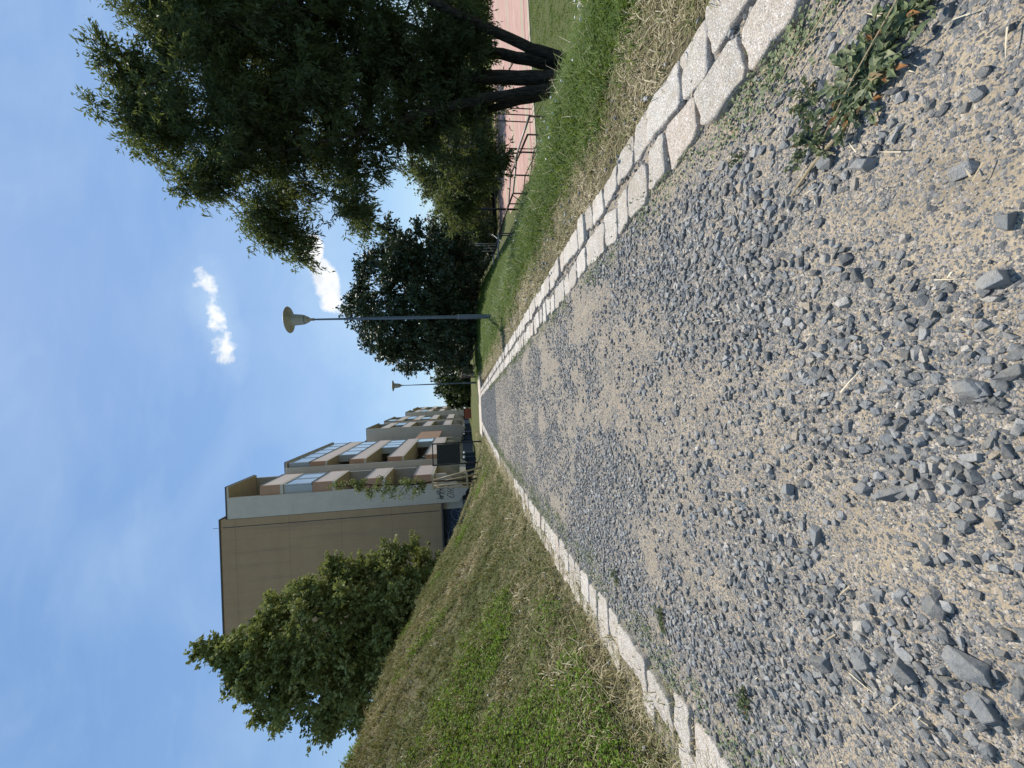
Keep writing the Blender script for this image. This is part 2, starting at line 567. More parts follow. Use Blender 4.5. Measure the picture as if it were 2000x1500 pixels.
ground = mesh_np('ground', Vg, Fg, m_ground, {'dry': dryness(Vg[:, 0], Vg[:, 1])}, smooth=True)
tag(ground, 'grassy ground with a bank on the left and a drop on the right', 'ground', kind='structure')

# ------------------------------------------------------------------ path surface
def path_z(x, y):
    s = x - cx(y)
    return 0.006 + 0.030 * (fbm(x * 2.2, y * 2.2, 31, 3) - 0.5) + 0.011 * (fbm(x * 14, y * 14, 33, 3) - 0.5) + 0.004 * (fbm(x * 60, y * 60, 35, 2) - 0.5) - 0.012 * sstep(0.7, 1.1, np.abs(s))


def grit_patch(x, y):
    """how stony the surface is, 0 sandy .. 1 stones"""
    s = x - cx(y)
    y = y + sstep(7, 9, y) * 1.4 * (fbm(x * 2.5, y * 0.8, 43) - 0.5)
    a = fbm(x * 3.6 + 4, y * 3.0, 41, 4, 0.6)
    base = np.interp(y, [0, 0.6, 1.2, 2.0, 3.2, 4.5, 6.0, 9.6, 10.1, 19], [0.42, 0.46, 0.51, 0.53, 0.48, 0.41, 0.36, 0.34, 0.80, 0.95])
    left = 0.05 * np.clip(-s, -1, 1) * sstep(0.6, 1.2, y) * (1 - sstep(4, 7, y))
    amp = np.interp(y, [0, 3, 5.5, 9.6, 10], [1.5, 1.3, 0.35, 0.35, 0.2])
    return np.clip(base + left + (a - 0.5) * amp, 0, 1)


pxs = np.linspace(-1, 1, 121)
pys = np.concatenate([np.arange(-1.5, 3.0, 0.018), np.arange(3.0, 8, 0.05), np.arange(8, PATH_END, 0.2), [PATH_END]])
PX, PY = np.meshgrid(pxs, pys)
PXX = cx(PY) + PX * (halfw(PY) + 0.42)
PZ = path_z(PXX, PY)
Vp = np.stack([PXX, PY, PZ], -1).reshape(-1, 3)
nx = len(pxs); ny = len(pys)
ii = (np.arange(ny - 1)[:, None] * nx + np.arange(nx - 1)[None, :]).ravel()
Fp = np.stack([ii, ii + 1, ii + nx + 1, ii + nx], 1)
path = mesh_np('path', Vp, Fp, m_path, {'grit': np.clip(grit_patch(Vp[:, 0], Vp[:, 1]) * 0.62 + 0.13, 0, 1)}, smooth=True)
tag(path, 'sandy footpath scattered with grey gravel between two granite kerbs', 'path', kind='structure')

# ------------------------------------------------------------------ gravel
def hull_stone(seed, n=14, sub=0, zf=1.0):
    rs = np.random.default_rng(seed)
    C8 = np.array([(a, b_, c) for a in (-1, 1) for b_ in (-1, 1) for c in (-1, 1)], float) * 0.66
    P = C8 + rs.normal(0, 0.17, (8, 3))
    P[:, :2] *= 1 - 0.28 * rs.uniform(0, 1, (8, 1)) * (P[:, 2:3] > 0)
    if n > 8:
        E_ = rs.normal(size=(n - 8, 3)); E_ /= np.linalg.norm(E_, axis=1, keepdims=True)
        P = np.concatenate([P, E_ * rs.uniform(0.85, 1.1, (n - 8, 1))])
    P *= np.array([1.0, rs.uniform(0.6, 0.95), rs.uniform(0.42, 0.75)])
    bm = bmesh.new()
    for p in P:
        bm.verts.new(p)
    res = bmesh.ops.convex_hull(bm, input=bm.verts[:])
    for g in set(res['geom_interior']) | set(res['geom_unused']):
        if isinstance(g, bmesh.types.BMVert) and g.is_valid:
            bm.verts.remove(g)
    if sub:
        bmesh.ops.bevel(bm, geom=bm.edges[:], offset=0.035, segments=1, affect='EDGES', clamp_overlap=True)
        bmesh.ops.triangulate(bm, faces=bm.faces[:])
    bm.verts.index_update()
    V = np.array([v.co[:] for v in bm.verts]); F = np.array([[v.index for v in f.verts] for f in bm.faces])
    bm.free()
    return V, F


PROT_HI = [hull_stone(100 + i, 12, 1) for i in range(18)]
PROT = [hull_stone(200 + i, 10) for i in range(16)]
PROT_LO = [hull_stone(300 + i, 8) for i in range(10)]


def stones(P, size, prots, sink=0.25, flat=True, rnd=None, stretch=None):
    n = len(P)
    which = rng.integers(0, len(prots), n)
    M = rot_z(rng.uniform(0, 2 * np.pi, n)) @ rot_x(rng.normal(0, 0.30, n)) @ rot_z(rng.uniform(0, 2 * np.pi, n)) @ rot_x(rng.normal(0, 0.22, n))
    sz = size[:, None] * np.stack([rng.uniform(0.9, 1.25, n), rng.uniform(0.85, 1.1, n), rng.uniform(0.8, 1.1, n)], -1)
    M = M * sz[:, None, :]
    P = P.copy(); P[:, 2] += size * (0.62 - sink * 1.1)
    Vs, Fs, Rs = [], [], []
    off = 0
    r = rng.uniform(0, 1, n) if rnd is None else rnd
    for k, (pv, pf) in enumerate(prots):
        m = which == k
        if not m.any():
            continue
        V, F = scatter(pv, pf, P[m], M[m])
        Vs.append(V); Fs.append(F + off); off += len(V)
        Rs.append(np.repeat(r[m], len(pv)))
    return np.concatenate(Vs), np.concatenate(Fs), np.concatenate(Rs)


def path_points(n, y0, y1, power=1.0, dens=None, edge=0.0):
    """random points on the path, accepted by dens(x, y)"""
    y = y0 + (y1 - y0) * rng.uniform(0, 1, n) ** power
    x = cx(y) + rng.uniform(-1, 1, n) * (halfw(y) + edge)
    if dens is not None:
        k = rng.uniform(0, 1, n) < dens(x, y)
        x, y = x[k], y[k]
    return np.stack([x, y, path_z(x, y)], -1)


def dsel(lo, hi):
    return lambda x, y: sstep(lo, hi, grit_patch(x, y))


Vs, Fs, Rs = [], [], []
off = 0


def put(res):
    global off
    V, F, r = res
    Vs.append(V); Fs.append(F + off); Rs.append(r); off += len(V)


# (points tried, y range, distribution, size range, prototypes, density)
specs = [
    (2000, 0.25, 1.8, 1.0, (0.009, 0.020), PROT_HI, dsel(0.10, 0.8), 0.45),
    (13500, 0.25, 2.8, 1.0, (0.0065, 0.0160), PROT_HI, dsel(0.18, 0.80), 0.35),
    (12000, 0.25, 2.4, 1.0, (0.003, 0.0065), PROT, dsel(0.05, 0.75), 0.4),
    (26000, 0.25, 2.2, 1.0, (0.0014, 0.0034), PROT_LO, dsel(-0.1, 0.9), 0.4),
    (3600, 1.8, 6.5, 1.0, (0.012, 0.021), PROT, dsel(0.15, 0.9), 0.4),
    (18000, 2.6, 6.5, 1.0, (0.007, 0.0155), PROT, dsel(0.18, 0.85), 0.3),
    (12000, 2.2, 7.5, 1.0, (0.0035, 0.007), PROT_LO, dsel(0.1, 0.8), 0.3),
    (13000, 5.0, 10.2, 1.0, (0.006, 0.014), PROT_LO, dsel(0.0, 0.8), 0.25),
    (20000, 9.9, 18.5, 1.0, (0.010, 0.020), PROT_LO, dsel(-0.2, 0.5), 0.25),
]
for n, y0, y1, pw, (sa, sb), pr, dn, sink in specs:
    P = path_points(n, y0, y1, pw, dn)
    if len(P):
        sz = sa + (sb - sa) * rng.beta(1.3, 2.2, len(P))
        put(stones(P, sz * 0.92, pr, sink=sink * 1.05))
# the biggest loose stones of the foreground and between the setts
big = [(0.34, 0.49, 0.024), (0.24, 0.45, 0.020), (0.0, 0.51, 0.024), (-0.19, 0.65, 0.028), (-0.45, 0.56, 0.036), (-0.19, 0.70, 0.022),
       (0.16, 0.47, 0.025), (-0.51, 0.55, 0.032), (-0.23, 0.89, 0.024), (-0.52, 0.66, 0.03), (-0.55, 0.74, 0.028), (-0.37, 0.60, 0.027),
       (0.44, 0.62, 0.028), (0.5, 0.7, 0.025), (-0.32, 0.82, 0.026), (-0.62, 0.84, 0.028), (0.05, 0.78, 0.020), (0.4, 0.86, 0.024)]
P = np.array([(a, b_, 0.0) for a, b_, c in big]); P[:, 2] = path_z(P[:, 0], P[:, 1])
put(stones(P, np.array([c * 0.86 for a, b_, c in big]), PROT_HI, sink=0.36, rnd=rng.uniform(0.25, 0.85, len(big))))
n = 900
y = rng.uniform(0.6, 7, n); x = cx(y) + halfw(y) + 0.16 + rng.normal(0, 0.05, n)
put(stones(np.stack([x, y, np.full(n, 0.0)], -1), rng.uniform(0.005, 0.014, n), PROT, sink=0.2))
n = 300
x = np.where(rng.uniform(size=n) < 0.7, 1, -1) * rng.uniform(1.32, 1.75, n); y = rng.uniform(0.8, 8, n)
x = x + cx(y)
put(stones(np.stack([x, y, ground_h(x, y) + 0.01], -1), rng.uniform(0.006, 0.016, n), PROT, sink=0.1))
gravel = mesh_np('gravel', np.concatenate(Vs), np.concatenate(Fs), m_stone, {'rnd': np.concatenate(Rs)})
tag(gravel, 'loose crushed grey stone scattered over the footpath', 'gravel', kind='stuff')

# ------------------------------------------------------------------ granite kerbs, each sett a part
def sett_mesh(cx0, cy0, lx, ly, ang, seed, zt=0.012, depth=0.11):
    rs = np.random.default_rng(seed)
    cr = np.array([(-1, -1), (1, -1), (1, 1), (-1, 1)], float) * np.array([lx / 2, ly / 2])
    cr += rs.normal(0, 1, (4, 2)) * np.array([lx, ly]) * 0.055
    pts = []
    for i in range(4):
        p, q, pr_ = cr[i], cr[(i + 1) % 4], cr[i - 1]
        c1 = rs.uniform(0.04, 0.16); c2 = rs.uniform(0.04, 0.16)
        pts.append(p + (pr_ - p) * c1)
        pts.append(p + (q - p) * c2)
        nn = 4
        e = q - p; nrm = np.array([e[1], -e[0]]) / (np.linalg.norm(e) + 1e-9)
        for k in range(1, nn):
            f = c2 + (0.9 - c2) * k / nn
            pts.append(p + e * f + nrm * rs.normal(0, 0.0045))
    pts = np.array(pts)
    n = len(pts)
    cen = pts.mean(0)
    tilt = rs.normal(0, 0.03, 2)
    bev = rs.uniform(0.6, 1.6, n)
    bev = (bev + np.roll(bev, 1) + np.roll(bev, -1)) / 3
    rings = [(-depth, 0.0, 0), (-0.004, 0.0, 0), (zt * 0.70, 0.0008, .6), (zt * 0.96, 0.0035, .8), (zt * 1.0, 0.0075, 1), (zt * 1.0, 0.022, 1.2), (zt * 1.0, 0.036, 1.2), (zt * 1.0, 0.052, 1.2)]
    V = []
    R0 = np.linalg.norm(pts - cen, axis=1)
    for z, ins, q in rings:
        k = 1 - np.minimum(ins * bev / R0, 0.85)
        P2 = cen + (pts - cen) * k[:, None]
        jit = rs.normal(0, 0.0013, n)
        V.append(np.stack([P2[:, 0], P2[:, 1], z + (tilt[0] * P2[:, 0] + tilt[1] * P2[:, 1] + jit) * q], -1))
    V = np.concatenate(V + [np.array([[cen[0], cen[1], zt * 1.0]])])
    c, s = math.cos(ang), math.sin(ang)
    X = V[:, 0] * c - V[:, 1] * s + cx0; Y = V[:, 0] * s + V[:, 1] * c + cy0
    V = np.stack([X, Y, V[:, 2]], -1)
    i = np.arange(n); j = (i + 1) % n
    Fq = np.concatenate([np.stack([q * n + i, q * n + j, (q + 1) * n + j, (q + 1) * n + i], 1) for q in range(len(rings) - 1)])
    top = (len(rings) - 1) * n
    Ft = np.stack([top + i, top + j, np.full(n, len(V) - 1)], 1)
    return V, Fq, Ft


def kerb(name, label, side, y0, rows, gaps, seed):
    root = empty(name, (side * 1.15, 2.0, 0))
    tag(root, label, 'kerb')
    rs = np.random.default_rng(seed)
    L = []
    for off_, w, prob in rows:
        y = y0 + rs.uniform(0, 0.1)
        while y < PATH_END - 0.1:
            ln = rs.uniform(0.13, 0.21)
            yc = y + ln / 2
            if not any(a < yc < b_ for a, b_ in gaps) and rs.uniform() < prob:
                xx = cx(yc) + side * (halfw(yc) + off_ + w / 2) + rs.normal(0, 0.009)
                dy = (cx(yc + 0.1) - cx(yc - 0.1)) / 0.2
                L.append((yc, xx, w * rs.uniform(0.86, 1.04), ln - rs.uniform(0.004, 0.022), -math.atan(float(dy)) + rs.normal(0, 0.05), rs.integers(1e6)))
            y += ln
    L.sort()
    rest = [[], [], [], []]; off2 = 0
    for k, (yc, xx, w, ln, ang, sd_) in enumerate(L):
        outer_left = side < 0 and abs(xx - cx(yc)) > halfw(yc) + 0.18
        V, Fq, Ft = sett_mesh(xx, yc, w, ln, ang, int(sd_), zt=0.003 + 0.006 * rs.uniform() if outer_left else 0.011 + 0.011 * rs.uniform())
        r = rs.uniform()
        loc = np.array([side * 1.15, 2.0, 0])
        if k < 100:
            mesh_np('granite_sett', V - loc, [Fq, Ft], m_granite, {'rnd': np.full(len(V), r)}, root, smooth=True)
        else:
            rest[0].append(V - loc); rest[1].append(Fq + off2); rest[2].append(Ft + off2); rest[3].append(np.full(len(V), r)); off2 += len(V)
    if rest[0]:
        o = mesh_np('far_setts', np.concatenate(rest[0]), [np.concatenate(rest[1]), np.concatenate(rest[2])], m_granite,
                    {'rnd': np.concatenate(rest[3])}, root, smooth=True)
        o['kind'] = 'stuff'
    return root


kerb('kerb', 'double row of pale granite setts beside the tall green grass', 1, 0.35, [(0.0, 0.165, 1.0), (0.212, 0.155, 0.95)], [], 3)
kerb('kerb', 'broken row of granite setts at the foot of the weedy bank', -1, 0.55, [(0.0, 0.17, 1.0), (0.182, 0.13, 0.80)], [(6.6, 9.4)], 8)

# ------------------------------------------------------------------ grasses
BLADE = np.array([(-0.5, 0, 0), (0.5, 0, 0), (-0.38, 0.06, 0.5), (0.38, 0.06, 0.5), (-0.05, 0.30, 1.0), (0.05, 0.30, 1.0)])
BLADE_F = np.array([(0, 1, 3, 2), (2, 3, 5, 4)])
BLADE_C = np.array([(-0.5, 0, 0), (0.5, 0, 0), (-0.40, 0.16, 0.45), (0.40, 0.16, 0.45), (-0.22, 0.5, 0.74), (0.22, 0.5, 0.74), (-0.04, 0.9, 0.72), (0.04, 0.9, 0.72)])
BLADE_CF = np.array([(0, 1, 3, 2), (2, 3, 5, 4), (4, 5, 7, 6)])


def blades(x, y, z, h, w, lean, az=None):
    n = len(x)
    az = rng.uniform(0, 2 * np.pi, n) if az is None else az
    M = rot_z(az) @ rot_x(-np.abs(lean))
    sc3 = np.stack([w, h, h], -1)
    M = M * sc3[:, None, :]
    return M, np.stack([x, y, z], -1)


def grass(name, mat, x, y, h, w, lean, rnd, label, cat='grass', curved=True, az=None):
    M, P = blades(x, y, ground_h(x, y) - 0.005, h, w, lean, az)
    pv, pf = (BLADE_C, BLADE_CF) if curved else (BLADE, BLADE_F)
    V, F = scatter(pv, pf, P, M)
    o = mesh_np(name, V, F, mat, {'rnd': np.repeat(np.clip(rnd, 0, 1), len(pv))})
    tag(o, label, cat, kind='stuff')
    return o


def strip(n, s0, s1, y0, y1, power=1.6, side=1):
    y = y0 + (y1 - y0) * rng.uniform(0, 1, n) ** power
    s = rng.uniform(s0, s1, n)
    return cx(y) + side * s, y


def tufts(name, mat, xc, yc, nb, rad, h, w, lean, tone, tvar, label, cat='grass'):
    """grass grown in tufts: nb blades round each centre, fanning outwards, one base tone per tuft"""
    n = len(xc)
    idx = np.repeat(np.arange(n), nb)
    m = len(idx)
    a = rng.uniform(0, 2 * np.pi, m); r = rad[idx] * np.sqrt(rng.uniform(0, 1, m))
    x = xc[idx] + r * np.cos(a); y = yc[idx] + r * np.sin(a)
    M, P = blades(x, y, np.maximum(ground_h(x, y), np.where(np.abs(x - cx(y)) < 1.4, 0.0, -99)) - 0.004, h[idx] * rng.uniform(0.55, 1.3, m), w[idx] * rng.uniform(0.6, 1.4, m),
                  rng.normal(lean, 0.35, m), a - np.pi / 2 + rng.normal(0, 0.7, m))
    V, F = scatter(BLADE_C, BLADE_CF, P, M)
    rnd = np.clip(tone[idx] + rng.normal(0, tvar, m), 0, 1)
    o = mesh_np(name, V, F, mat, {'rnd': np.repeat(rnd, len(BLADE_C))})
    tag(o, label, cat, kind='stuff')
    return o


WY = [0.5, 2, 4, 10, 20, 30]
# tall green grass to the right
x, y = strip(26000, 1.6, 7.0, 0.4, 26, 1.75)
s = x - cx(y)
edge = 1.82 + 0.6 * (fbm(x * 3.2, y * 2.4, 51) - 0.5)
k = (s > edge) & (s < 3.4 + 0.35 * np.clip(y - 7, 0, 20) * 1.0)
k |= (s > edge - 0.25) & (s < edge) & (rng.uniform(size=len(s)) < 0.25)
x, y, s, edge = x[k], y[k], s[k], edge[k]
h = (0.085 + 0.105 * sstep(0, 0.6, s - edge)) * rng.uniform(0.7, 1.3, len(x)) * (0.65 + 0.7 * fbm(x * 2.5, y * 2.5, 55))
h = h * np.interp(y, [0, 6, 12, 26], [1.0, 1.0, 0.75, 0.6])
w = np.interp(y, WY, [0.0045, 0.006, 0.008, 0.013, 0.022, 0.03])
tufts('tall_grass', m_green_grass, x, y, 12, np.full(len(x), 0.05), h, w, 0.35,
      0.10 + 0.55 * fbm(x * 1.2, y * 1.2, 57) + rng.normal(0, 0.13, len(x)), 0.14, 'tall green meadow grass along the right side of the path')
# a few long pale seed stalks
x, y = strip(420, 2.0, 3.2, 1.9, 10, 1.3)
M, P = blades(x, y, ground_h(x, y), rng.uniform(0.18, 0.34, len(x)), np.interp(y, WY, [0.002, 0.003, 0.004, 0.007, 0.01, 0.01]), rng.normal(0.25, 0.3, len(x)))
V, F = scatter(BLADE_C, BLADE_CF, P, M)
o = mesh_np('seed_stalks', V, F, m_straw, {'rnd': np.repeat(rng.uniform(0, .7, len(x)), len(BLADE_C))})
tag(o, 'long pale seed stalks standing out of the tall green grass', 'grass', kind='stuff')

# dry matted strip between the setts and the green grass, and behind the left kerb
x1, y1 = strip(9000, 1.37, 2.3, 0.4, 18, 1.6)
k = (x1 - cx(y1)) < 2.0 + 0.5 * (fbm(x1 * 2, y1 * 2, 58) - 0.5)
x1, y1 = x1[k], y1[k]
x2, y2 = strip(5200, 1.07, 1.75, 0.5, 17, 1.5, -1)
x = np.concatenate([x1, x2]); y = np.concatenate([y1, y2])
w = np.interp(y, WY, [0.003, 0.0042, 0.006, 0.011, 0.02, 0.03])
h = rng.uniform(0.03, 0.085, len(x)) * (0.4 + 1.0 * fbm(x * 5, y * 5, 59))
tufts('dry_grass', m_dry_grass, x, y, 12, np.full(len(x), 0.05), h, w, 0.85,
      0.38 + 0.75 * fbm(x * 4, y * 4, 60) + rng.normal(0, 0.16, len(x)), 0.14, 'short straw coloured grass matted along both kerbs')

# the bank
x, y = strip(24000, 1.36, 6.0, 0.6, 31, 1.6, -1)
w = np.interp(y, WY, [0.005, 0.0065, 0.009, 0.016, 0.026, 0.04])
g = fbm(x * 0.9, y * 0.9, 61)
g2 = fbm(x * 3.1, y * 3.1, 63)
h = rng.uniform(0.05, 0.16, len(x)) * (0.35 + 1.2 * g2) * np.interp(y, [0, 10, 30], [1, 1, 0.7])
tone = 0.37 + 1.15 * (fbm(x * 0.8, y * 0.8, 65) - 0.5) + 0.9 * (g2 - 0.5) + rng.normal(0, 0.20, len(x))
tufts('bank_grass', m_dry_grass, x, y, 11, rng.uniform(0.03, 0.09, len(x)), h, w, 0.6, tone, 0.12, 'rough half dry grass covering the left bank')


# mown lawn at the foot of the slope
n = 9000
x = rng.uniform(5.5, 24, n); y = 5 + 11.5 * rng.uniform(0, 1, n)
k = (x - cx(y) > 4.5) & ((y < 9.5) | (y > 10.1))
x, y = x[k], y[k]
tufts('lawn_grass', m_green_grass, x, y, 9, np.full(len(x), 0.12), rng.uniform(0.03, 0.09, len(x)), np.full(len(x), 0.022), 0.5,
      0.15 + 0.75 * fbm(x * 0.9, y * 0.9, 81) + rng.normal(0, 0.12, len(x)), 0.12, 'mown lawn at the foot of the slope before the court')


# broad little leaves: clover patches on the bank, sprigs by the kerbs
LEAF = np.array([(0, 0, 0), (0.42, 0.45, 0.10), (0, 1.0, -0.05), (-0.42, 0.45, 0.10)])
LEAF_F = np.array([(0, 1, 2, 3)])


def leaves_flat(x, y, z, size, tiltsd):
    n = len(x)
    M = rot_z(rng.uniform(0, 2 * np.pi, n)) @ rot_x(rng.normal(0.2, tiltsd, n))
    M = M * size[:, None, None]
    return scatter(LEAF, LEAF_F, np.stack([x, y, z], -1), M)


n = 200000
x, y = strip(n, 1.45, 4.6, 0.9, 14, 1.6, -1)
s = -(x - cx(y))
g = fbm(x * 1.3 + 7, y * 0.9 + 2, 71, 4, 0.5)
near = np.exp(-((s - 2.05) / 0.5) ** 2 - ((y - 2.2) / 1.1) ** 2) * 0.80 + np.exp(-((s - 2.9) / 0.55) ** 2 - ((y - 3.0) / 0.9) ** 2) * 0.40 \
    + np.exp(-((s - 2.2) / 0.5) ** 2 - ((y - 5.2) / 1.5) ** 2) * 0.16
k = rng.uniform(size=n) < sstep(0.62, 0.82, g + near + 0.35 * (fbm(x * 5, y * 5, 72) - 0.5))
x, y = x[k], y[k]
gg = fbm(x * 6, y * 6, 75)
zz = ground_h(x, y) + rng.uniform(0.0, 0.10, len(x)) * (0.5 + gg)
V, F = leaves_flat(x, y, zz, np.interp(y, [1, 4, 14], [0.015, 0.022, 0.04]) * rng.uniform(0.6, 1.5, len(x)), 0.6)
o = mesh_np('clover', V, F, m_clover, {'rnd': np.repeat(np.clip(rng.beta(2, 2, len(x)), 0, 1), 4)})
tag(o, 'bright green clover and low weeds in patches on the bank', 'weeds', kind='stuff')

# low sprigs hugging both kerbs on the path side
xs, ys = [], []
rs = np.random.default_rng(77)
for i in range(420):
    side = 1 if rs.uniform() < 0.38 else -1
    yc = rs.uniform(0.5, 1) if rs.uniform() < 0.12 else rs.uniform(0.6, 12)
    d = abs(rs.normal(0, 0.10 if side < 0 else 0.03))
    xc = cx(yc) + side * (halfw(yc) - 0.01 - d)
    m = rs.integers(10, 60)
    r = rs.uniform(0.02, 0.06)
    xs.append(xc + rs.normal(0, r, m)); ys.append(yc + rs.normal(0, r * 1.6, m))
x = np.concatenate(xs); y = np.concatenate(ys)
V, F = leaves_flat(x, y, path_z(x, y) + rng.uniform(0.002, 0.022, len(x)), rng.uniform(0.006, 0.014, len(x)) * np.interp(y, [1, 12], [1, 1.8]), 0.6)
o = mesh_np('kerbside_moss', V, F, m_weed, {'rnd': np.repeat(rng.beta(2, 2.4, len(x)), 4)})
tag(o, 'tiny green sprigs growing along the inner edges of both kerbs', 'moss', kind='stuff')

# loose straw on the gravel
n = 520
y = 0.4 + 8 * rng.uniform(0, 1, n) ** 1.3
e = rng.choice([-1, 1], n)
x = cx(y) + e * (1.0 - np.abs(rng.normal(0, 0.38, n)))
M = rot_z(rng.uniform(0, 2 * np.pi, n)) @ rot_x(rng.normal(-1.5, 0.06, n))
ln = 0.012 + 0.06 * rng.uniform(0, 1, n) ** 2
M = M * np.stack([rng.uniform(0.0012, 0.003, n), ln * 0.35, ln], -1)[:, None, :]
V, F = scatter(BLADE, BLADE_F, np.stack([x, y, path_z(x, y) + 0.012], -1), M)
o = mesh_np('straw', V, F, m_straw, {'rnd': np.repeat(rng.uniform(0, 1, n), len(BLADE))})
tag(o, 'pale broken straw stalks lying on the gravel', 'straw', kind='stuff')

# white clover heads dotted over the turf
n = 260
side = rng.choice([-1, 1], n)
y = 1.5 + 14 * rng.uniform(0, 1, n) ** 1.3
s = np.where(side > 0, rng.uniform(2.0, 2.7, n), rng.uniform(1.7, 4.5, n))
x = cx(y) + side * s
z = ground_h(x, y) + np.where(side > 0, rng.uniform(0.12, 0.22, n), rng.uniform(0.05, 0.12, n))
V, F, r_ = stones(np.stack([x, y, z], -1), rng.uniform(0.006, 0.010, n), PROT_LO, sink=0)
o = mesh_np('clover_blossom', V, F, m_petal)
tag(o, 'small white blossom heads dotted through the grass', 'flowers', kind='stuff')


# ------------------------------------------------------------------ individual weeds beside the right kerb
def weed(x, y, r, nl, seed, label, grp=None):
    rs = np.random.default_rng(seed)
    root = empty('weed', (x, y, float(path_z(np.array([x]), np.array([y]))[0])))
    tag(root, label, 'weed', grp)
    Vl, Fl, Rl = [], [], []; o2 = 0
    st = MB()
    for i in range(nl):
        a = rs.uniform(0, 2 * np.pi); d = r * rs.uniform(0.25, 1.0); up = rs.uniform(0.004, 0.024)
        px_, py_ = d * math.cos(a), d * math.sin(a)
        st.tube([(0, 0, 0.002), (px_ * .5, py_ * .5, up * .8), (px_, py_, up)], [0.0014, 0.0011, 0.0008], 4)
        for q in range(rs.integers(6, 12)):
            f = rs.uniform(0.35, 1.05)
            L = r * rs.uniform(0.12, 0.26); wd = L * rs.uniform(0.22, 0.42)
            aa = a + rs.normal(0, 0.8)
            el = rs.normal(0.15, 0.35)
            c, s_ = math.cos(aa), math.sin(aa)
            p0 = np.array([px_ * f, py_ * f, up * min(f, 1) + rs.uniform(0, 0.012)])
            dv = np.array([c * math.cos(el), s_ * math.cos(el), math.sin(el)]); sv = np.array([-s_, c, rs.normal(0, .2)])
            up_ = np.array([0, 0, 1.0])
            pts = [p0, p0 + dv * L * .35 + sv * wd * .7 + up_ * .002, p0 + dv * L * .65 + sv * wd * .5 + up_ * .002, p0 + dv * L - up_ * L * .2,
                   p0 + dv * L * .65 - sv * wd * .5 + up_ * .002, p0 + dv * L * .35 - sv * wd * .7 + up_ * .002]
            mid1 = p0 + dv * L * .35 - up_ * .002; mid2 = p0 + dv * L * .65 - up_ * .002
            V = np.array([pts[0], pts[1], pts[2], pts[3], pts[4], pts[5], mid1, mid2])
            Fq = np.array([(0, 1, 6, 6), (1, 2, 7, 6), (2, 3, 7, 7), (3, 4, 7, 7), (4, 5, 6, 7), (5, 0, 6, 6)])
            Vl.append(V); Fl += [tuple(i_ + o2 for i_ in dict.fromkeys(f_)) for f_ in Fq.tolist()]
            Rl += [rs.beta(2, 2) if rs.uniform() > 0.04 else 1.0] * 8; o2 += 8
    V = np.concatenate(Vl)
    T = [f for f in Fl if len(f) == 3]; Q = [f for f in Fl if len(f) == 4]
    mesh_np('foliage', V, [np.array(T), np.array(Q)], m_weed, {'rnd': np.array(Rl)}, root)
    st.build('stems', m_weed, root)
    return root


weed(0.60, 0.60, 0.105, 44, 1, 'widest leafy weed sprawling over the gravel near the right kerb')
weed(0.66, 0.52, 0.070, 26, 2, 'lush green weed nearest the picture edge beside the right kerb')
weed(0.56, 0.72, 0.065, 22, 3, 'pale green weed at the inner tip of the leafy clump by a dry stalk')
weed(0.66, 0.72, 0.050, 16, 4, 'small dark weed between the leafy clump and the right setts')
weed(0.67, 0.94, 0.030, 9, 5, 'tiny lone weed rosette on the gravel close to the right setts')
weed(-0.90, 1.60, 0.060, 16, 6, 'grassy weed tuft on the gravel edge by the left setts')
weed(-0.88, 1.12, 0.055, 14, 7, 'low weed at the near end of the left setts')
weed(-0.93, 2.10, 0.06, 14, 8, 'green weed spreading from the left setts beside the clover bank')

# bleached wood chips and a curled stalk
def stick(p, q, w, label, name='dry_stalk'):
    mb = MB()
    p = Vector(p); q = Vector(q)
    m = (p + q) / 2 + Vector((0, 0, 0.006))
    mb.tube([p, m, q], [w, w * 0.8, w * 0.4], 6)
    o = mb.build(name, m_straw)
    o.data.attributes.new('rnd', 'FLOAT', 'POINT')
    return tag(o, label, 'stalk')


stick((0.53, 0.66, 0.02), (0.47, 0.78, 0.022), 0.0045, 'thick bleached stalk lying beside the leafy weed clump', 'dry_stalk')
stick((0.70, 0.50, 0.03), (0.52, 0.72, 0.02), 0.0016, 'long thin straw stalk crossing the leafy weed clump')
stick((0.80, 0.62, 0.03), (0.72, 0.84, 0.02), 0.0018, 'straw stalk leaning against the right granite setts')

# ------------------------------------------------------------------ pavement, court, lower path
def sheet(name, xs, ys, zf, mat, label, cat):
    X, Y = np.meshgrid(xs, ys)
    Z = zf(X, Y)
    V = np.stack([X, Y, Z], -1).reshape(-1, 3)
    nx, ny = len(xs), len(ys)
    ii = (np.arange(ny - 1)[:, None] * nx + np.arange(nx - 1)[None, :]).ravel()
    o = mesh_np(name, V, np.stack([ii, ii + 1, ii + nx + 1, ii + nx], 1), mat)
    tag(o, label, cat, kind='structure')
    return o


m_pave = simple('pale_paving', (0.50, 0.44, 0.37), 0.85, 0, 9, 0.15, 0.3)
m_conc = simple('concrete', (0.40, 0.38, 0.34), 0.85, 0, 5, 0.2, 0.3)
pv = MB().box(-3.4, 3.6, PATH_END, 21.6, -0.10, 0.015)
o = pv.build('pavement', m_pave)
tag(o, 'pale paved walk crossing the far end of the path', 'pavement', kind='structure')

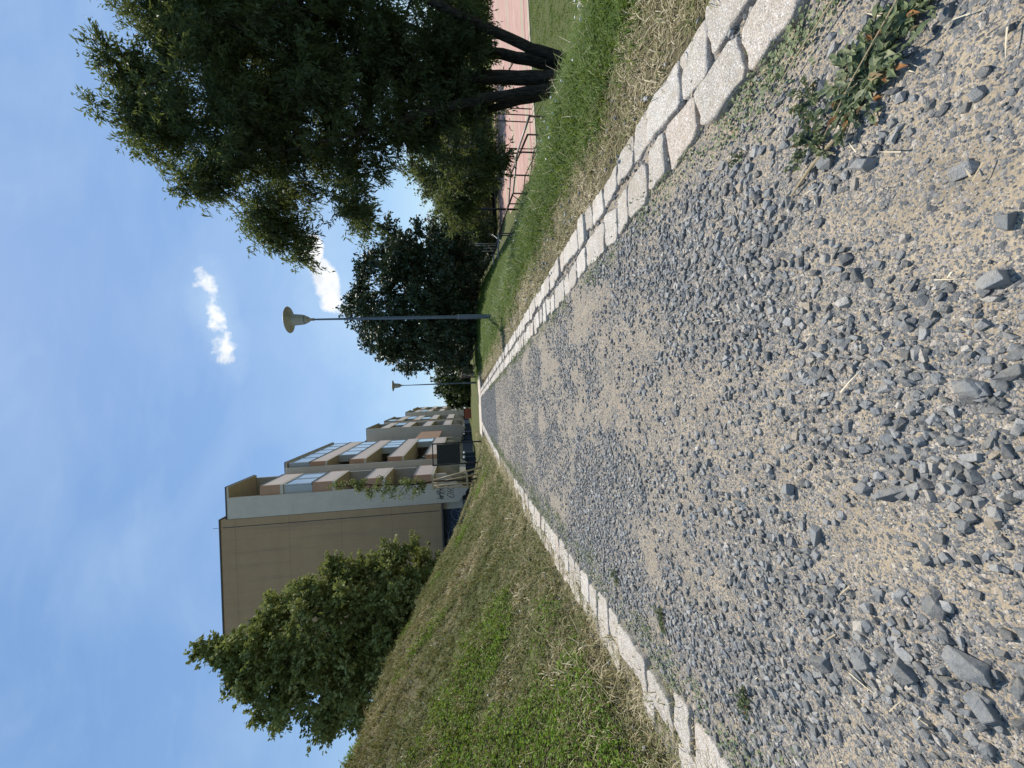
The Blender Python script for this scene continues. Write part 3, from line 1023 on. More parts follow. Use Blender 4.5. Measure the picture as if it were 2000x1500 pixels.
m_court, t, b = new_mat('red_court')
oc = objco(t)
n1 = t.noise(t.mapping(oc, (0.25, 3.0, 1)), 2.2, 6, 0.65)
cc = t.ramp(n1, [(0.3, (0.30, 0.155, 0.125)), (0.5, (0.40, 0.235, 0.19)), (0.68, (0.52, 0.38, 0.31))])
sy = t.n('ShaderNodeSeparateXYZ'); t.l(oc, sy.inputs[0])
w1 = t.n('ShaderNodeMath', operation='PINGPONG'); t.l(sy.outputs[1], w1.inputs[0]); w1.inputs[1].default_value = 2.3
green = t.math('LESS_THAN', w1.outputs[0], 0.20)
cc = t.mix(t.math('MULTIPLY', green, 0.75), cc, (0.30, 0.33, 0.20))
t.l(cc, b.inputs['Base Color'])
b.inputs['Roughness'].default_value = 0.9
court = MB().box(8.5, 46, 17.0, 33.6, -3.2, -2.96)
o = court.build('sports_court', m_court)
tag(o, 'red sports court with faded green bands below the slope', 'court', kind='structure')
m_dirt = simple('bare_border', (0.40, 0.34, 0.24), 0.9, 0, 3, 0.25)
o = MB().box(8.5, 46, 16.62, 16.98, -3.2, -2.955).build('court_border', m_dirt)
tag(o, 'pale border strip along the near edge of the court', 'border', kind='structure')
o = MB().box(7.9, 26, 9.6, 10.0, -3.2, gh(9.2, 9.8) + 0.05).build('lower_walk', m_pave)
tag(o, 'narrow pale walk at the foot of the slope behind the tree', 'walk', kind='structure')

# ------------------------------------------------------------------ street lamps
m_pole = simple('grey_galvanised', (0.13, 0.155, 0.175), 0.5, 0.35, 10, 0.2, 0, 0.4)
m_head = simple('weathered_shade', (0.40, 0.38, 0.30), 0.5, 0.0, 8, 0.15, 0, 0.4)
m_galv2 = simple('dull_zinc', (0.24, 0.25, 0.26), 0.5, 0.4, 20, 0.25)
m_headtop = simple('pale_lamp_top', (0.62, 0.60, 0.54), 0.4, 0, 8, 0.1)


def street_lamp(x, y, H, lean, label, z0=None):
    z0 = (gh(x, y) if z0 is None else z0)
    root = empty('street_lamp', (x, y, z0))
    tag(root, label, 'street lamp', 'street lamps along the right side of the path')
    MB().lathe([(0.062, -0.3), (0.062, 0.93), (0.054, 0.96), (0.0, 0.961)], 16).build('pole_sleeve', m_pole, root, True)
    MB().lathe([(0.045, 0.9), (0.042, H * 0.55), (0.038, H * 0.552), (0.028, H * 0.76), (0.026, H * 0.762), (0.024, H - 0.62)], 12).build('pole', m_pole, root, True)
    MB().box(-0.028, 0.028, -0.068, -0.056, 0.42, 0.66).build('access_door', m_pole, root)
    MB().lathe([(0.060, 0.925), (0.067, 0.928), (0.067, 0.955), (0.050, 0.962)], 16).build('clamp_band', m_galv2, root, True)
    MB().lathe([(0.11, -0.05), (0.11, 0.015), (0.085, 0.035), (0.061, 0.04)], 16).build('base_collar', m_conc, root, True)
    h = H - 0.66
    prof = [(0.027, 0), (0.035, 0.0), (0.035, 0.09), (0.066, 0.12), (0.105, 0.20), (0.112, 0.22), (0.13, 0.27), (0.15, 0.50), (0.155, 0.535),
            (0.335, 0.60), (0.343, 0.612), (0.335, 0.622), (0.16, 0.665), (0.0, 0.69)]
    hd = MB().lathe([(r, z + h) for r, z in prof], 32).build('lamp_shade', m_head, root, True)
    MB().lathe([(0.1085, h + 0.212), (0.1145, h + 0.214), (0.1165, h + 0.228), (0.112, h + 0.231)], 24).build('collar', m_pole, hd, True)
    MB().lathe([(0.012, h + 0.682), (0.012, h + 0.72), (0.0, h + 0.722)], 8).build('finial', m_headtop, hd, True)
    root.rotation_euler = (0, math.radians(lean), 0)
    return root


street_lamp(2.62, 10.4, 5.33, 0.0, 'nearest and tallest looking grey street lamp rising from the grass')
street_lamp(1.90, 24.4, 5.33, 0.0, 'middle grey street lamp standing beside the pavement end', -0.15)
street_lamp(5.1, 54.0, 5.5, 0.0, 'farthest small street lamp with only its head above the trees', -0.1)

# ------------------------------------------------------------------ railings
m_rust = simple('rusty_tube', (0.11, 0.075, 0.06), 0.6, 0.3, 20, 0.35)
m_galv = simple('pale_rail', (0.36, 0.34, 0.31), 0.5, 0.3, 20, 0.2)


def railing(pts, label, low=0.5, mat_pts=None):
    root = empty('handrail', (pts[0][0], pts[0][1], pts[0][2] - 0.95))
    tag(root, label, 'handrail', 'handrails of the stairs down to the court')
    o = Vector(root.location)
    P = [Vector(p) - o for p in pts]
    for a, b_ in zip(P[:-1], P[1:]):
        flat = abs(a.z - b_.z) < 0.14
        MB().tube([a, b_], 0.030, 8).build('rail', m_galv if flat else m_rust, root, True)
        dz = Vector((0, 0, low))
        MB().tube([a - dz, b_ - dz], 0.018, 8).build('rail', m_rust, root, True)
    for a in P:
        MB().tube([a, a - Vector((0, 0, 1.6))], 0.024, 8).build('post', m_rust, root, True)
    return root


A = [(7.76, 9.5, -1.21), (7.82, 11.0, -1.09), (7.22, 12.2, -1.08), (6.7, 14.0, -0.73), (5.56, 15.0, -0.73), (5.44, 15.6, -0.64), (4.48, 17.2, -0.12), (3.52, 18.3, -0.05), (2.12, 22.5, 0.95)]
Bq = [(8.24, 10.8, -1.4), (7.92, 12.3, -1.04), (7.59, 13.5, -1.10), (7.0, 14.8, -0.82), (6.53, 15.5, -0.64), (5.71, 16.2, -0.7), (4.69, 18.0, -0.26), (3.68, 19.4, -0.07), (2.2, 24.0, 1.06)]
railing(A, 'nearer metal handrail stepping down behind the grass to the court')
railing(Bq, 'farther metal handrail running parallel behind the first handrail')


def concrete_post(x, y, top, label):
    mb = MB().box(-0.09, 0.09, -0.09, 0.09, -0.4, top - gh(x, y) - 0.04)
    z1 = top - gh(x, y)
    mb.prism([(-0.09, z1 - 0.04), (0.09, z1 - 0.04), (0.05, z1), (-0.05, z1)], 'y', -0.07, 0.07)
    o = mb.build('concrete_post', m_conc)
    o.location = (x, y, gh(x, y))
    tag(o, label, 'post')


concrete_post(2.5, 24.8, 0.92, 'square grey concrete post beside the middle street lamp')
concrete_post(3.15, 26.4, 0.62, 'shorter grey concrete post behind the handrails')

# tall posts of the court fence, with wires
m_dark = simple('dark_steel', (0.035, 0.033, 0.035), 0.6, 0.4, 20, 0.3)
fence = empty('court_fence', (9.4, 17.2, -3.0))
tag(fence, 'tall wire fence on dark posts along the near side of the court', 'fence')
posts = [9.4, 11.09, 12.4, 13.75, 14.1, 14.42, 14.84, 17.93, 21.5, 25.0]
for px_ in posts:
    hh_ = 4.1
    wd_ = 0.045 if px_ == 9.4 else 0.024
    MB().tube([(px_ - 9.4, 0, -0.2), (px_ - 9.4, 0, hh_)], wd_, 8).build('post', m_dark, fence, True)
wm = MB()
for zz_ in (0.15, 2.0, 4.0):
    wm.tube([(0, 0, zz_), (15.6, 0, zz_)], 0.007, 4)
wm.build('wire', m_dark, fence)
MB().bar((0, 0, 0.3), (0.7, 0, 1.2), 0.03).bar((0, 0, 0.3), (-0.7, 0, 1.2), 0.03).build('brace', m_dark, fence)
# thin posts between court and stairs
fn2 = empty('side_fence', (10.3, 24.0, -3.0))
tag(fn2, 'thin grey posts with diagonal braces at the far left corner of the court', 'fence')
for k_, (a, c) in enumerate([(0, 0), (0.9, 1.6), (1.9, 3.4), (3.2, 6.0)]):
    MB().tube([(a, c, -0.1), (a, c, 3.0)], 0.02, 6).build('post', m_galv, fn2, True)
    MB().tube([(a, c, 0.1), (a + 0.9, c + .1, 1.3)], 0.015, 6).build('brace', m_galv, fn2, True)
wq = MB()
for zz_ in (0.4, 1.6, 2.9):
    wq.tube([(0, 0, zz_), (3.2, 6.0, zz_)], 0.006, 4)
wq.build('wire', m_galv, fn2)

# ------------------------------------------------------------------ notice board and tree stakes
m_board = simple('dark_board', (0.028, 0.032, 0.028), 0.7, 0, 12, 0.3, 0.2)
nb = empty('notice_board', (-2.36, 18.5, gh(-2.36, 18.5)))
tag(nb, 'dark notice board in a thin steel frame seen from behind', 'notice board')
zb = -gh(-2.36, 18.5)
for a in (0.0, 0.99):
    MB().box(a - 0.03, a + 0.03, -0.03, 0.03, -0.4, 2.40 + zb).build('post', m_dark, nb)
MB().box(0.032, 0.958, -0.02, 0.02, 2.34 + zb, 2.388 + zb).build('top_bar', m_dark, nb)
MB().box(0.04, 0.95, -0.018, 0.018, 1.10 + zb, 2.18 + zb).build('panel', m_board, nb)
MB().box(0.04, 0.95, -0.032, -0.020, 1.42 + zb, 1.47 + zb).build('crossbar', m_board, nb)

m_wood = simple('weathered_wood', (0.46, 0.35, 0.21), 0.75, 0, 18, 0.25, 0.3)
zs = gh(-2.3, 15)
st = empty('tree_stake', (-2.45, 15.0, zs))
tag(st, 'timber support of poles and cross beams round the thin young tree', 'tree stake')
tz = 2.08 - zs
for a, b_ in (((-0.36, 0.0, -0.3), (-0.30, 0.0, tz)), ((0.42, -0.1, -0.3), (-0.02, 0.0, tz)), ((0.10, 0.35, -0.3), (-0.16, 0.2, tz)), ((-0.24, 0.2, -0.3), (-0.26, 0.16, tz))):
    MB().tube([a, b_], 0.032, 8).build('pole', m_wood, st, True)
MB().bar((-0.38, -0.04, tz + 0.0), (0.17, -0.04, tz + 0.03), 0.05, 0.06).build('top_beam', m_wood, st)
MB().bar((-0.40, -0.04, 0.80 - zs), (0.27, -0.10, 0.83 - zs), 0.05, 0.07).build('cross_beam', m_wood, st)
MB().bar((-0.34, 0.18, 0.60 - zs), (0.10, 0.34, 0.60 - zs), 0.04, 0.06).build('cross_beam', m_wood, st)

# ------------------------------------------------------------------ apartment block
m_endwall, t, b = new_mat('brown_render')
oc = objco(t)
n1 = t.noise(t.mapping(oc, (0.35, 0.35, 1.0)), 1.2, 6, 0.6)
n2 = t.noise(oc, 9, 5, 0.7)
c = t.ramp(n1, [(0.3, (0.41, 0.255, 0.125)), (0.7, (0.47, 0.30, 0.155))])
wv = t.n('ShaderNodeTexWave', wave_type='BANDS', bands_direction='Z'); t.l(oc, wv.inputs['Vector'])
wv.inputs['Scale'].default_value = 3.2
c = t.mix(t.math('MULTIPLY', wv.outputs[0], 0.10), c, (0.17, 0.13, 0.095))
c = t.mix(t.ramp(n2, [(0.5, 0.0), (0.8, 0.25)]), c, (0.16, 0.125, 0.095))
streak = t.noise(t.mapping(oc, (1.6, 1.6, 0.10)), 1.5, 6, 0.7)
c = t.mix(t.ramp(streak, [(0.50, 0.0), (0.70, 0.35)]), c, (0.19, 0.14, 0.09))
c = t.mix(t.ramp(t.noise(t.mapping(oc, (3.5, 3.5, 0.16)), 1.5, 4, 0.7), [(0.58, 0.0), (0.75, 0.22)]), c, (0.46, 0.36, 0.26))
sz_ = t.n('ShaderNodeSeparateXYZ'); t.l(oc, sz_.inputs[0])
pp = t.n('ShaderNodeMath', operation='PINGPONG'); t.l(t.math('ADD', sz_.outputs[2], 0.35), pp.inputs[0]); pp.inputs[1].default_value = 1.4
c = t.mix(t.math('MULTIPLY', t.math('LESS_THAN', pp.outputs[0], 0.018), 0.30), c, (0.12, 0.09, 0.07))
t.l(c, b.inputs['Base Color'])
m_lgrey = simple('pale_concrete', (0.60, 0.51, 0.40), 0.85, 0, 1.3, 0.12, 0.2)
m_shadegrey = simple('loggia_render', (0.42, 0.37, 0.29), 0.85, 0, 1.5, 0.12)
m_pink, t, b = new_mat('pebble_parapet')
oc = objco(t)
c = t.ramp(t.noise(oc, 40, 5, 0.8), [(0.3, (0.60, 0.46, 0.38)), (0.7, (0.78, 0.64, 0.55))])
c = t.mix(t.ramp(t.noise(oc, 1.4, 4), [(0.4, 0.0), (0.8, 0.3)]), c, (0.5, 0.40, 0.34))
t.l(c, b.inputs['Base Color']); b.inputs['Roughness'].default_value = 0.85
m_orange = simple('orange_render', (0.48, 0.27, 0.16), 0.85, 0, 2, 0.1)
m_edge = simple('dark_coping', (0.07, 0.065, 0.06), 0.6, 0, 4, 0.1)
m_navy = simple('navy_plinth', (0.045, 0.055, 0.085), 0.7, 0, 2, 0.25)
m_palenavy = simple('plinth_repaint', (0.11, 0.135, 0.17), 0.7, 0, 2, 0.15)
m_black = simple('dark_recess', (0.012, 0.013, 0.016), 0.6, 0, 2, 0.1)
m_glass, t, b = new_mat('window_glass')
b.inputs['Base Color'].default_value = (0.30, 0.31, 0.29, 1)
b.inputs['Roughness'].default_value = 0.08
b.inputs['Specular IOR Level'].default_value = 0.9
b.inputs['Coat Weight'].default_value = 0.6
b.inputs['Coat Roughness'].default_value = 0.03
m_sideglass = simple('frosted_side_glass', (0.42, 0.42, 0.38), 0.25, 0, 2, 0.05, 0, 0.6)
m_frame = simple('white_frame', (0.62, 0.63, 0.63), 0.5, 0, 5, 0.05)
m_spray = simple('black_spray', (0.02, 0.02, 0.025), 0.6, 0, 20, 0.1)
m_spray2 = simple('pale_spray', (0.22, 0.26, 0.32), 0.6, 0, 20, 0.1)
m_roof = simple('roof_felt', (0.09, 0.085, 0.08), 0.9, 0, 3, 0.2)

FH = 2.80          # storey height
Z1 = 2.90          # underside of the first parapet
ROOF = 14.0
BA = math.radians(-3.75)


def open_box(mb, x0, x1, y0, y1, z0, z1):
    return mb.box(x0, x1, y0, y1, z0, z1)


def balcony(root, y0, y1, k, xd=-0.62):
    """one projecting balcony: parapet front (child of the slab), side cheek, slab, coping"""
    z = Z1 + k * FH
    slab = MB().box(xd - 0.9, -0.003, y0 + 0.003, y1 - 0.003, z - 0.14, z + 0.02).build('balcony', m_lgrey, root)
    MB().box(-0.10, 0.0, y0 + 0.10, y1 - 0.10, z + 0.023, z + 1.08).build('parapet', m_pink, slab)
    MB().box(xd, 0.003, y0 - 0.003, y0 + 0.097, z + 0.023, z + 1.08).build('side_panel', m_orange, slab)
    MB().box(xd, 0.003, y1 - 0.097, y1 + 0.003, z + 0.023, z + 1.08).build('side_panel', m_orange, slab)
    MB().box(-0.13, 0.03, y0 - 0.02, y1 + 0.02, z + 1.083, z + 1.12).build('coping', m_edge, slab)
    return slab


def glazing(root, y0, y1, k, n):
    """glazed-in balcony above parapet k"""
    z0 = Z1 + k * FH + 1.125; z1 = Z1 + (k + 1) * FH - 0.145
    fr = MB().box(-0.09, -0.02, y0, y1, z0, z0 + 0.06).box(-0.09, -0.02, y0, y1, z1 - 0.06, z1)
    for q in range(n + 1):
        yy_ = y0 + (y1 - y0 - 0.05) * q / n
        fr.box(-0.088, -0.018, yy_, yy_ + 0.05, z0 + 0.062, z1 - 0.062)
    f = fr.build('window', m_frame, root)
    g = MB()
    for q in range(n):
        ya = y0 + (y1 - y0 - 0.05) * q / n + 0.052; yb = y0 + (y1 - y0 - 0.05) * (q + 1) / n - 0.002
        g.box(-0.06, -0.045, ya, yb, z0 + 0.064, z1 - 0.064)
    g.build('pane', m_glass, f)
    MB().box(-0.58, -0.10, y0 - 0.02, y0 + 0.02, z0, z1).build('side_pane', m_sideglass, f)
    return f


def back_window(root, y, z, w=1.5, h=1.4):
    f = MB().box(-1.55, -1.50, y, y + w, z, z + 0.07).box(-1.55, -1.50, y, y + w, z + h - 0.07, z + h) \
        .box(-1.55, -1.50, y, y + 0.07, z + 0.072, z + h - 0.072).box(-1.55, -1.50, y + w - 0.07, y + w, z + 0.072, z + h - 0.072) \
        .build('window', m_frame, root)
    MB().box(-1.53, -1.515, y + 0.072, y + w - 0.072, z + 0.072, z + h - 0.072).build('pane', m_glass, f)


def block(loc, label, cols, wings, length, endwall=True, glazed=(), detail=True):
    root = empty('apartment_building', loc, BA)
    tag(root, label, 'building', 'apartment blocks in a row')
    # core
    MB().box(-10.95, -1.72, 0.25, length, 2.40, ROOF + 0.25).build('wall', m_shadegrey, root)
    MB().box(-10.95, -1.72, -0.02, 0.247, 2.40, 14.40).build('end_wall', m_endwall, root)
    MB().box(-11.0, -1.66, -0.06, length + 0.1, 14.403, 14.47).build('roof', m_roof, root)
    if endwall:
        MB().box(-10.9, -2.2, 0.5, length, -0.6, 2.397).build('plinth', m_navy, root)
    else:
        MB().box(-10.9, -2.2, 0.3, length, -0.6, 2.397).build('plinth', m_navy, root)
    for yw, xa, xb in wings:
        mb = MB().prism([(xa, 1.35), (xb - 0.45, 0.80), (xb - 0.02, 1.5), (xb - 0.02, 14.0), (xa, 14.0)], 'y', yw, yw + 0.18)
        mb.build('wing_wall', m_lgrey, root)
    for (ya, yb, ks) in cols:
        MB().box(-1.75, 0.06, ya - 0.02, yb + 0.05, 14.0, 14.10).build('canopy', m_lgrey, root)
        MB().box(-1.75, 0.09, ya - 0.05, yb + 0.08, 14.103, 14.16).build('roof_edge', m_edge, root)
        for k in ks:
            balcony(root, ya, yb, k)
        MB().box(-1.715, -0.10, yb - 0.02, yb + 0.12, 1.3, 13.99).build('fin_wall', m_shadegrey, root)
        for k in range(5):
            for q in range(int((yb - ya) // 2.6)):
                back_window(root, ya + 0.6 + q * 2.6, Z1 + k * FH - 1.95 + 0.0 * q)
        # raking brackets under the lowest slab
        q = ya + 0.25
        while q < yb + 0.2:
            MB().prism([(-2.19, 2.74), (-0.05, 2.74), (-0.05, 2.1), (-0.9, 1.15), (-2.19, 1.15)], 'y', q, q + 0.16).build('bracket', m_lgrey, root)
            MB().box(-2.15, -1.75, q + 0.01, q + 0.15, -0.5, 1.147).build('column', m_palenavy, root)
            q += 2.55
    for g in glazed:
        glazing(root, *g)
    return root


O1 = (-3.52, 23.4, 0)
b1 = block(O1, 'nearest apartment block with a blank brown end wall', [(0.10, 3.0, (0, 1, 2, 3)), (7.2, 17.6, (0, 1, 2, 3))],
           [(-0.005, -1.70, -0.52), (6.9, -1.70, -0.30)], 30.0, True,
           [(0.2, 2.9, 2, 2), (9.8, 17.4, 2, 4), (12.6, 17.4, 1, 3), (7.4, 17.4, 3, 5), (15.2, 17.4, 0, 1)])
# plain wall between the two balcony stacks
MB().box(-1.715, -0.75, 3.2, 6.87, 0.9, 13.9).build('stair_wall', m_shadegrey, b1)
for k in range(5):
    MB().box(-0.747, -0.70, 4.2, 5.6, 1.6 + k * FH, 2.7 + k * FH).build('window', m_glass, b1)
MB().box(-0.60, -0.55, 18.0, 29.5, 3.9, 6.6).build('orange_panel', m_orange, b1)
# end wall details: seams, plinth repaint panels, graffiti, lower ledge
MB().box(-2.16, -2.12, -0.026, -0.0215, 2.5, 14.3).build('seam', m_edge, b1)
MB().box(-11.20, -1.73, -0.024, 0.0, 2.30, 2.397).build('ledge', m_edge, b1)
MB().box(-5.6, -3.0, 0.46, 0.497, -0.3, 1.05).build('repaint_patch', m_palenavy, b1)
MB().box(-5.5, -4.0, 0.462, 0.498, 1.06, 2.1).box(-6.6, -5.75, 0.46, 0.496, 0.2, 1.6).build('repaint_patch', m_palenavy, b1)
MB().box(-1.95, -1.935, 0.44, 0.494, -0.3, 2.2).box(-2.75, -2.735, 0.44, 0.494, -0.3, 2.1).build('drain_pipe', m_palenavy, b1)


def scribble(root, strokes, x0, z0, sx, sz, y, r, mat, name='graffiti'):
    mb = MB()
    for stq in strokes:
        P = np.array([(x0 + a * sx, y, z0 + c * sz) for a, c in stq], float)
        # smooth
        tt = np.linspace(0, len(P) - 1, (len(P) - 1) * 4 + 1)
        Q = np.stack([np.interp(tt, np.arange(len(P)), P[:, i]) for i in range(3)], 1)
        Q[:, [0, 2]] += rng.normal(0, 0.045, (len(Q), 2)) * sz
        Q[:, 0] += 0.35 * (Q[:, 2] - z0)
        Q[1:-1] = (Q[:-2] + Q[1:-1] * 2 + Q[2:]) / 4
        V, F = tube_np(Q, np.full(len(Q), r), 4)
        V[:, 1] = y + (V[:, 1] - y) * 0.25
        mb.add(V, [tuple(f) for f in F.tolist()])
    return mb.build(name, mat, root)


# black tag on the wing wall, two lines
tagA = [[(0, 1), (.08, 0), (.16, .8), (.24, 0), (.32, 1)], [(.38, 0), (.42, 1), (.55, .9), (.45, .5), (.58, 0)], [(.62, .1), (.7, 1), (.78, .1)], [(.64, .45), (.77, .45)],
        [(.85, 1), (.86, 0)], [(.84, .5), (1, 1)], [(.86, .5), (1.02, 0)], [(-.05, .5), (.3, .62), (.7, .5), (1.1, .7)]]
tagB = [[(.15, .5), (.22, .95), (.4, .9), (.42, .2), (.25, 0), (.15, .3), (.2, .6)], [(.5, 0), (.53, 1)], [(.68, 0), (.7, 1)], [(.51, .5), (.7, .5)], [(.8, 0), (.82, 1), (.95, .5), (1.0, 1), (1.02, 0)]]
scribble(b1, tagA, -1.55, 2.15, 0.85, 0.5, -0.012, 0.016, m_spray)
scribble(b1, tagB, -1.60, 1.62, 0.85, 0.42, -0.012, 0.015, m_spray)
tagC = [[(0, 0), (.02, 1), (.1, .9), (.03, .55), (.12, .3), (0, 0)], [(.16, 0), (.22, 1), (.28, 0)], [(.18, .4), (.27, .4)], [(.42, .9), (.32, .75), (.42, .4), (.32, .05)],
        [(.48, 0), (.48, 1), (.58, 0), (.58, 1)], [(.64, 1), (.70, .5), (.76, 1)], [(.70, .5), (.70, 0)], [(.98, .2), (.86, .0), (.82, .6), (.95, 1), (1.05, .6), (1.0, .15), (1.1, -.2)]]
scribble(b1, tagC, -5.4, 1.35, 2.9, 0.55, 0.445, 0.016, m_spray2)
scribble(b1, [[(0, .5), (.2, 1), (.3, 0), (.5, .9), (.6, .2), (1, .8)], [(.1, 0), (.4, .6), (.9, .1)]], -4.9, 1.95, 1.5, 0.35, 0.445, 0.016, m_spray2)
m_cloth = simple('hung_cloth', (0.62, 0.60, 0.55), 0.9, 0, 30, 0.15)
m_cloth2 = simple('blue_cloth', (0.16, 0.24, 0.36), 0.9, 0, 30, 0.15)
rs = np.random.default_rng(31)
for k in range(4):
    for q in range(3):
        y_ = 8.0 + q * 3.0 + rs.uniform(0, 1.6)
        z_ = Z1 + k * FH + 1.3
        MB().box(-1.0, -0.97, y_, y_ + rs.uniform(0.4, 1.0), z_, z_ + rs.uniform(0.5, 0.9)).build('hung_cloth', m_cloth if rs.uniform() < 0.6 else m_cloth2, b1)
MB().box(-1.2, -1.17, 0.6, 2.2, Z1 + 1.2, Z1 + 2.3).build('hung_cloth', m_cloth, b1)
# roof furniture
MB().tube([(-2.3, 0.5, 14.45), (-2.3, 0.5, 15.1)], 0.012, 6).build('antenna', m_dark, b1)
MB().tube([(-6.0, 0.5, 14.45), (-6.0, 0.5, 14.75)], 0.012, 6).build('antenna', m_dark, b1)
MB().tube([(-0.4, 3.5, 12.6), (-0.4, 3.5, 13.4)], 0.03, 6).build('vent_pipe', m_dark, b1)

# further blocks of the row, the same system a little plainer
c37, s37 = math.cos(BA), math.sin(BA)


def along(d, lat=0.0):
    return (O1[0] - s37 * d + c37 * lat, O1[1] + c37 * d + s37 * lat, 0)


block(along(30.8), 'second apartment block in the row with a narrow concrete wing wall', [(0.3, 8.0, (0, 1, 2, 3)), (12.0, 22.0, (0, 1, 2, 3))],
      [(-0.01, -1.70, 0.03), (11.7, -1.7, -0.1)], 34.0, False, [(4.2, 7.8, 2, 2), (13, 16, 3, 1), (16, 21, 2, 2), (14, 18, 1, 2)])
block(along(66.0), 'third and farthest apartment block of the row', [(0.2, 9.0, (0, 1, 2, 3)), (13.0, 24.0, (0, 1, 2, 3))],
      [(-0.01, -1.70, 0.03)], 40.0, False, [(2, 8.8, 2, 3)])

# red hut / wall at the end of the pavement
m_redwall = simple('red_wall', (0.42, 0.13, 0.08), 0.85, 0, 3, 0.12)
rw = empty('red_shed', (-0.7, 50.0, 0))
tag(rw, 'small brick red shed at the far end beyond the blocks', 'shed')
MB().box(0, 1.3, 0, 3, -0.9, 0.85).build('wall', m_redwall, rw)
MB().box(-0.1, 1.4, -0.1, 3.1, 0.853, 0.95).build('roof', m_edge, rw)

# pale blue junction cabinet by the end wall
m_cab = simple('pale_cabinet', (0.30, 0.38, 0.42), 0.6, 0, 5, 0.1)
zc = gh(-8.4, 21.8)
cb = empty('utility_cabinet', (-8.3, 21.8, zc))
tag(cb, 'pale blue grey utility cabinet showing over the bank before the end wall', 'cabinet')
MB().box(-0.6, 0.3, -0.25, 0.25, -0.3, 2.62 - zc).build('body', m_cab, cb)
MB().box(-0.66, 0.36, -0.31, 0.31, 2.623 - zc, 2.76 - zc).build('lid', m_cab, cb)

# low yellow building beyond the court
m_yel = simple('ochre_render', (0.42, 0.36, 0.20), 0.85, 0, 2, 0.1)
lb = empty('low_building', (17.0, 37.0, -3.3))
tag(lb, 'low ochre building with white bands beyond the court', 'building')
MB().box(-6, 14, 0, 8, 0.55, 2.35).build('wall', m_yel, lb)
MB().box(-6.05, 14.05, 0.1, 7.9, 0, 0.547).build('plinth', m_black, lb)
MB().box(-6.1, 14.1, -0.12, 8.1, 2.353, 2.50).build('roof', m_roof, lb)
MB().box(-6.02, 14.02, -0.05, -0.003, 1.30, 1.40).build('band', m_frame, lb)
MB().box(-6.02, 14.02, -0.05, -0.003, 2.2, 2.32).build('band', m_frame, lb)
for q in range(4):
    f = MB().box(1.2 + q * 3.2, 2.3 + q * 3.2, -0.04, -0.004, 0.65, 1.22).build('window', m_frame, lb)
    MB().box(1.3 + q * 3.2, 2.2 + q * 3.2, -0.055, -0.042, 0.72, 1.15).build('pane', m_glass, f)

# grey garages / sheds under the far trees
gr = empty('grey_shed', (3.6, 62, -0.5))
tag(gr, 'long grey shed half hidden under the far trees', 'shed')
MB().box(0, 14, 0, 4, 0, 2.1).build('wall', m_conc, gr)
MB().box(-0.2, 14.2, -0.2, 4.2, 2.103, 2.25).build('roof', m_roof, gr)
for q in range(4):
    MB().box(0.8 + q * 3.3, 2.9 + q * 3.3, -0.04, -0.004, 0.05, 1.7).build('door', m_palenavy, gr)


# ------------------------------------------------------------------ trees
def leaf_cloud(C, rad, counts, size, width, droop=0.0, outward=None, flat=0.8, shell=0.0):
    """leaves scattered round clump centres"""
    idx = np.repeat(np.arange(len(C)), counts)
    n = len(idx)
    NT_ = 16
    tw = rng.normal(size=(len(C), NT_, 3))
    tw /= np.linalg.norm(tw, axis=2, keepdims=True)
    tw *= rng.uniform(0.6, 1.45, (len(C), NT_, 1))
    tw[..., 2] = tw[..., 2] * flat + 0.10
    which = rng.integers(0, NT_, n)
    tt = rng.uniform(0.05, 1, n) ** 0.75
    d = tw[idx, which]
    P = C[idx] + d * (tt * rad[idx])[:, None] + np.stack([np.zeros(n), np.zeros(n), -droop * 0.45 * tt ** 2 * rad[idx]], -1)
    P += rng.normal(0, 0.085, (n, 3)) * rad[idx][:, None]
    d = d / (np.linalg.norm(d, axis=1, keepdims=True) + 1e-9)
    L = size * rng.uniform(0.6, 1.3, n)
    pv = np.array([(0, -0.1, 0), (0.5, 0.42, 0.06), (0, 1.0, -0.12), (-0.5, 0.42, 0.06)])
    # orient: leaf axis roughly away from the clump centre, drooping
    ax = d * 0.8 + rng.normal(0, 0.55, (n, 3)) + np.array([0, 0, -droop])
    ax /= np.linalg.norm(ax, axis=1, keepdims=True)
    up = np.array([0, 0, 1.0]) + rng.normal(0, 0.55, (n, 3))
    sx = np.cross(ax, up); sx /= np.linalg.norm(sx, axis=1, keepdims=True) + 1e-9
    uz = np.cross(sx, ax)
    M = np.stack([sx * (L * width)[:, None], ax * L[:, None], uz * L[:, None]], -1)
    V = np.einsum('nij,vj->nvi', M, pv) + P[:, None, :]
    F = np.arange(n * 4).reshape(n, 4)
    tone = rng.uniform(0, 1, len(C))[idx] * 0.45 + rng.uniform(0, 1, n) * 0.55
    return V.reshape(-1, 3), F, np.repeat(tone, 4)


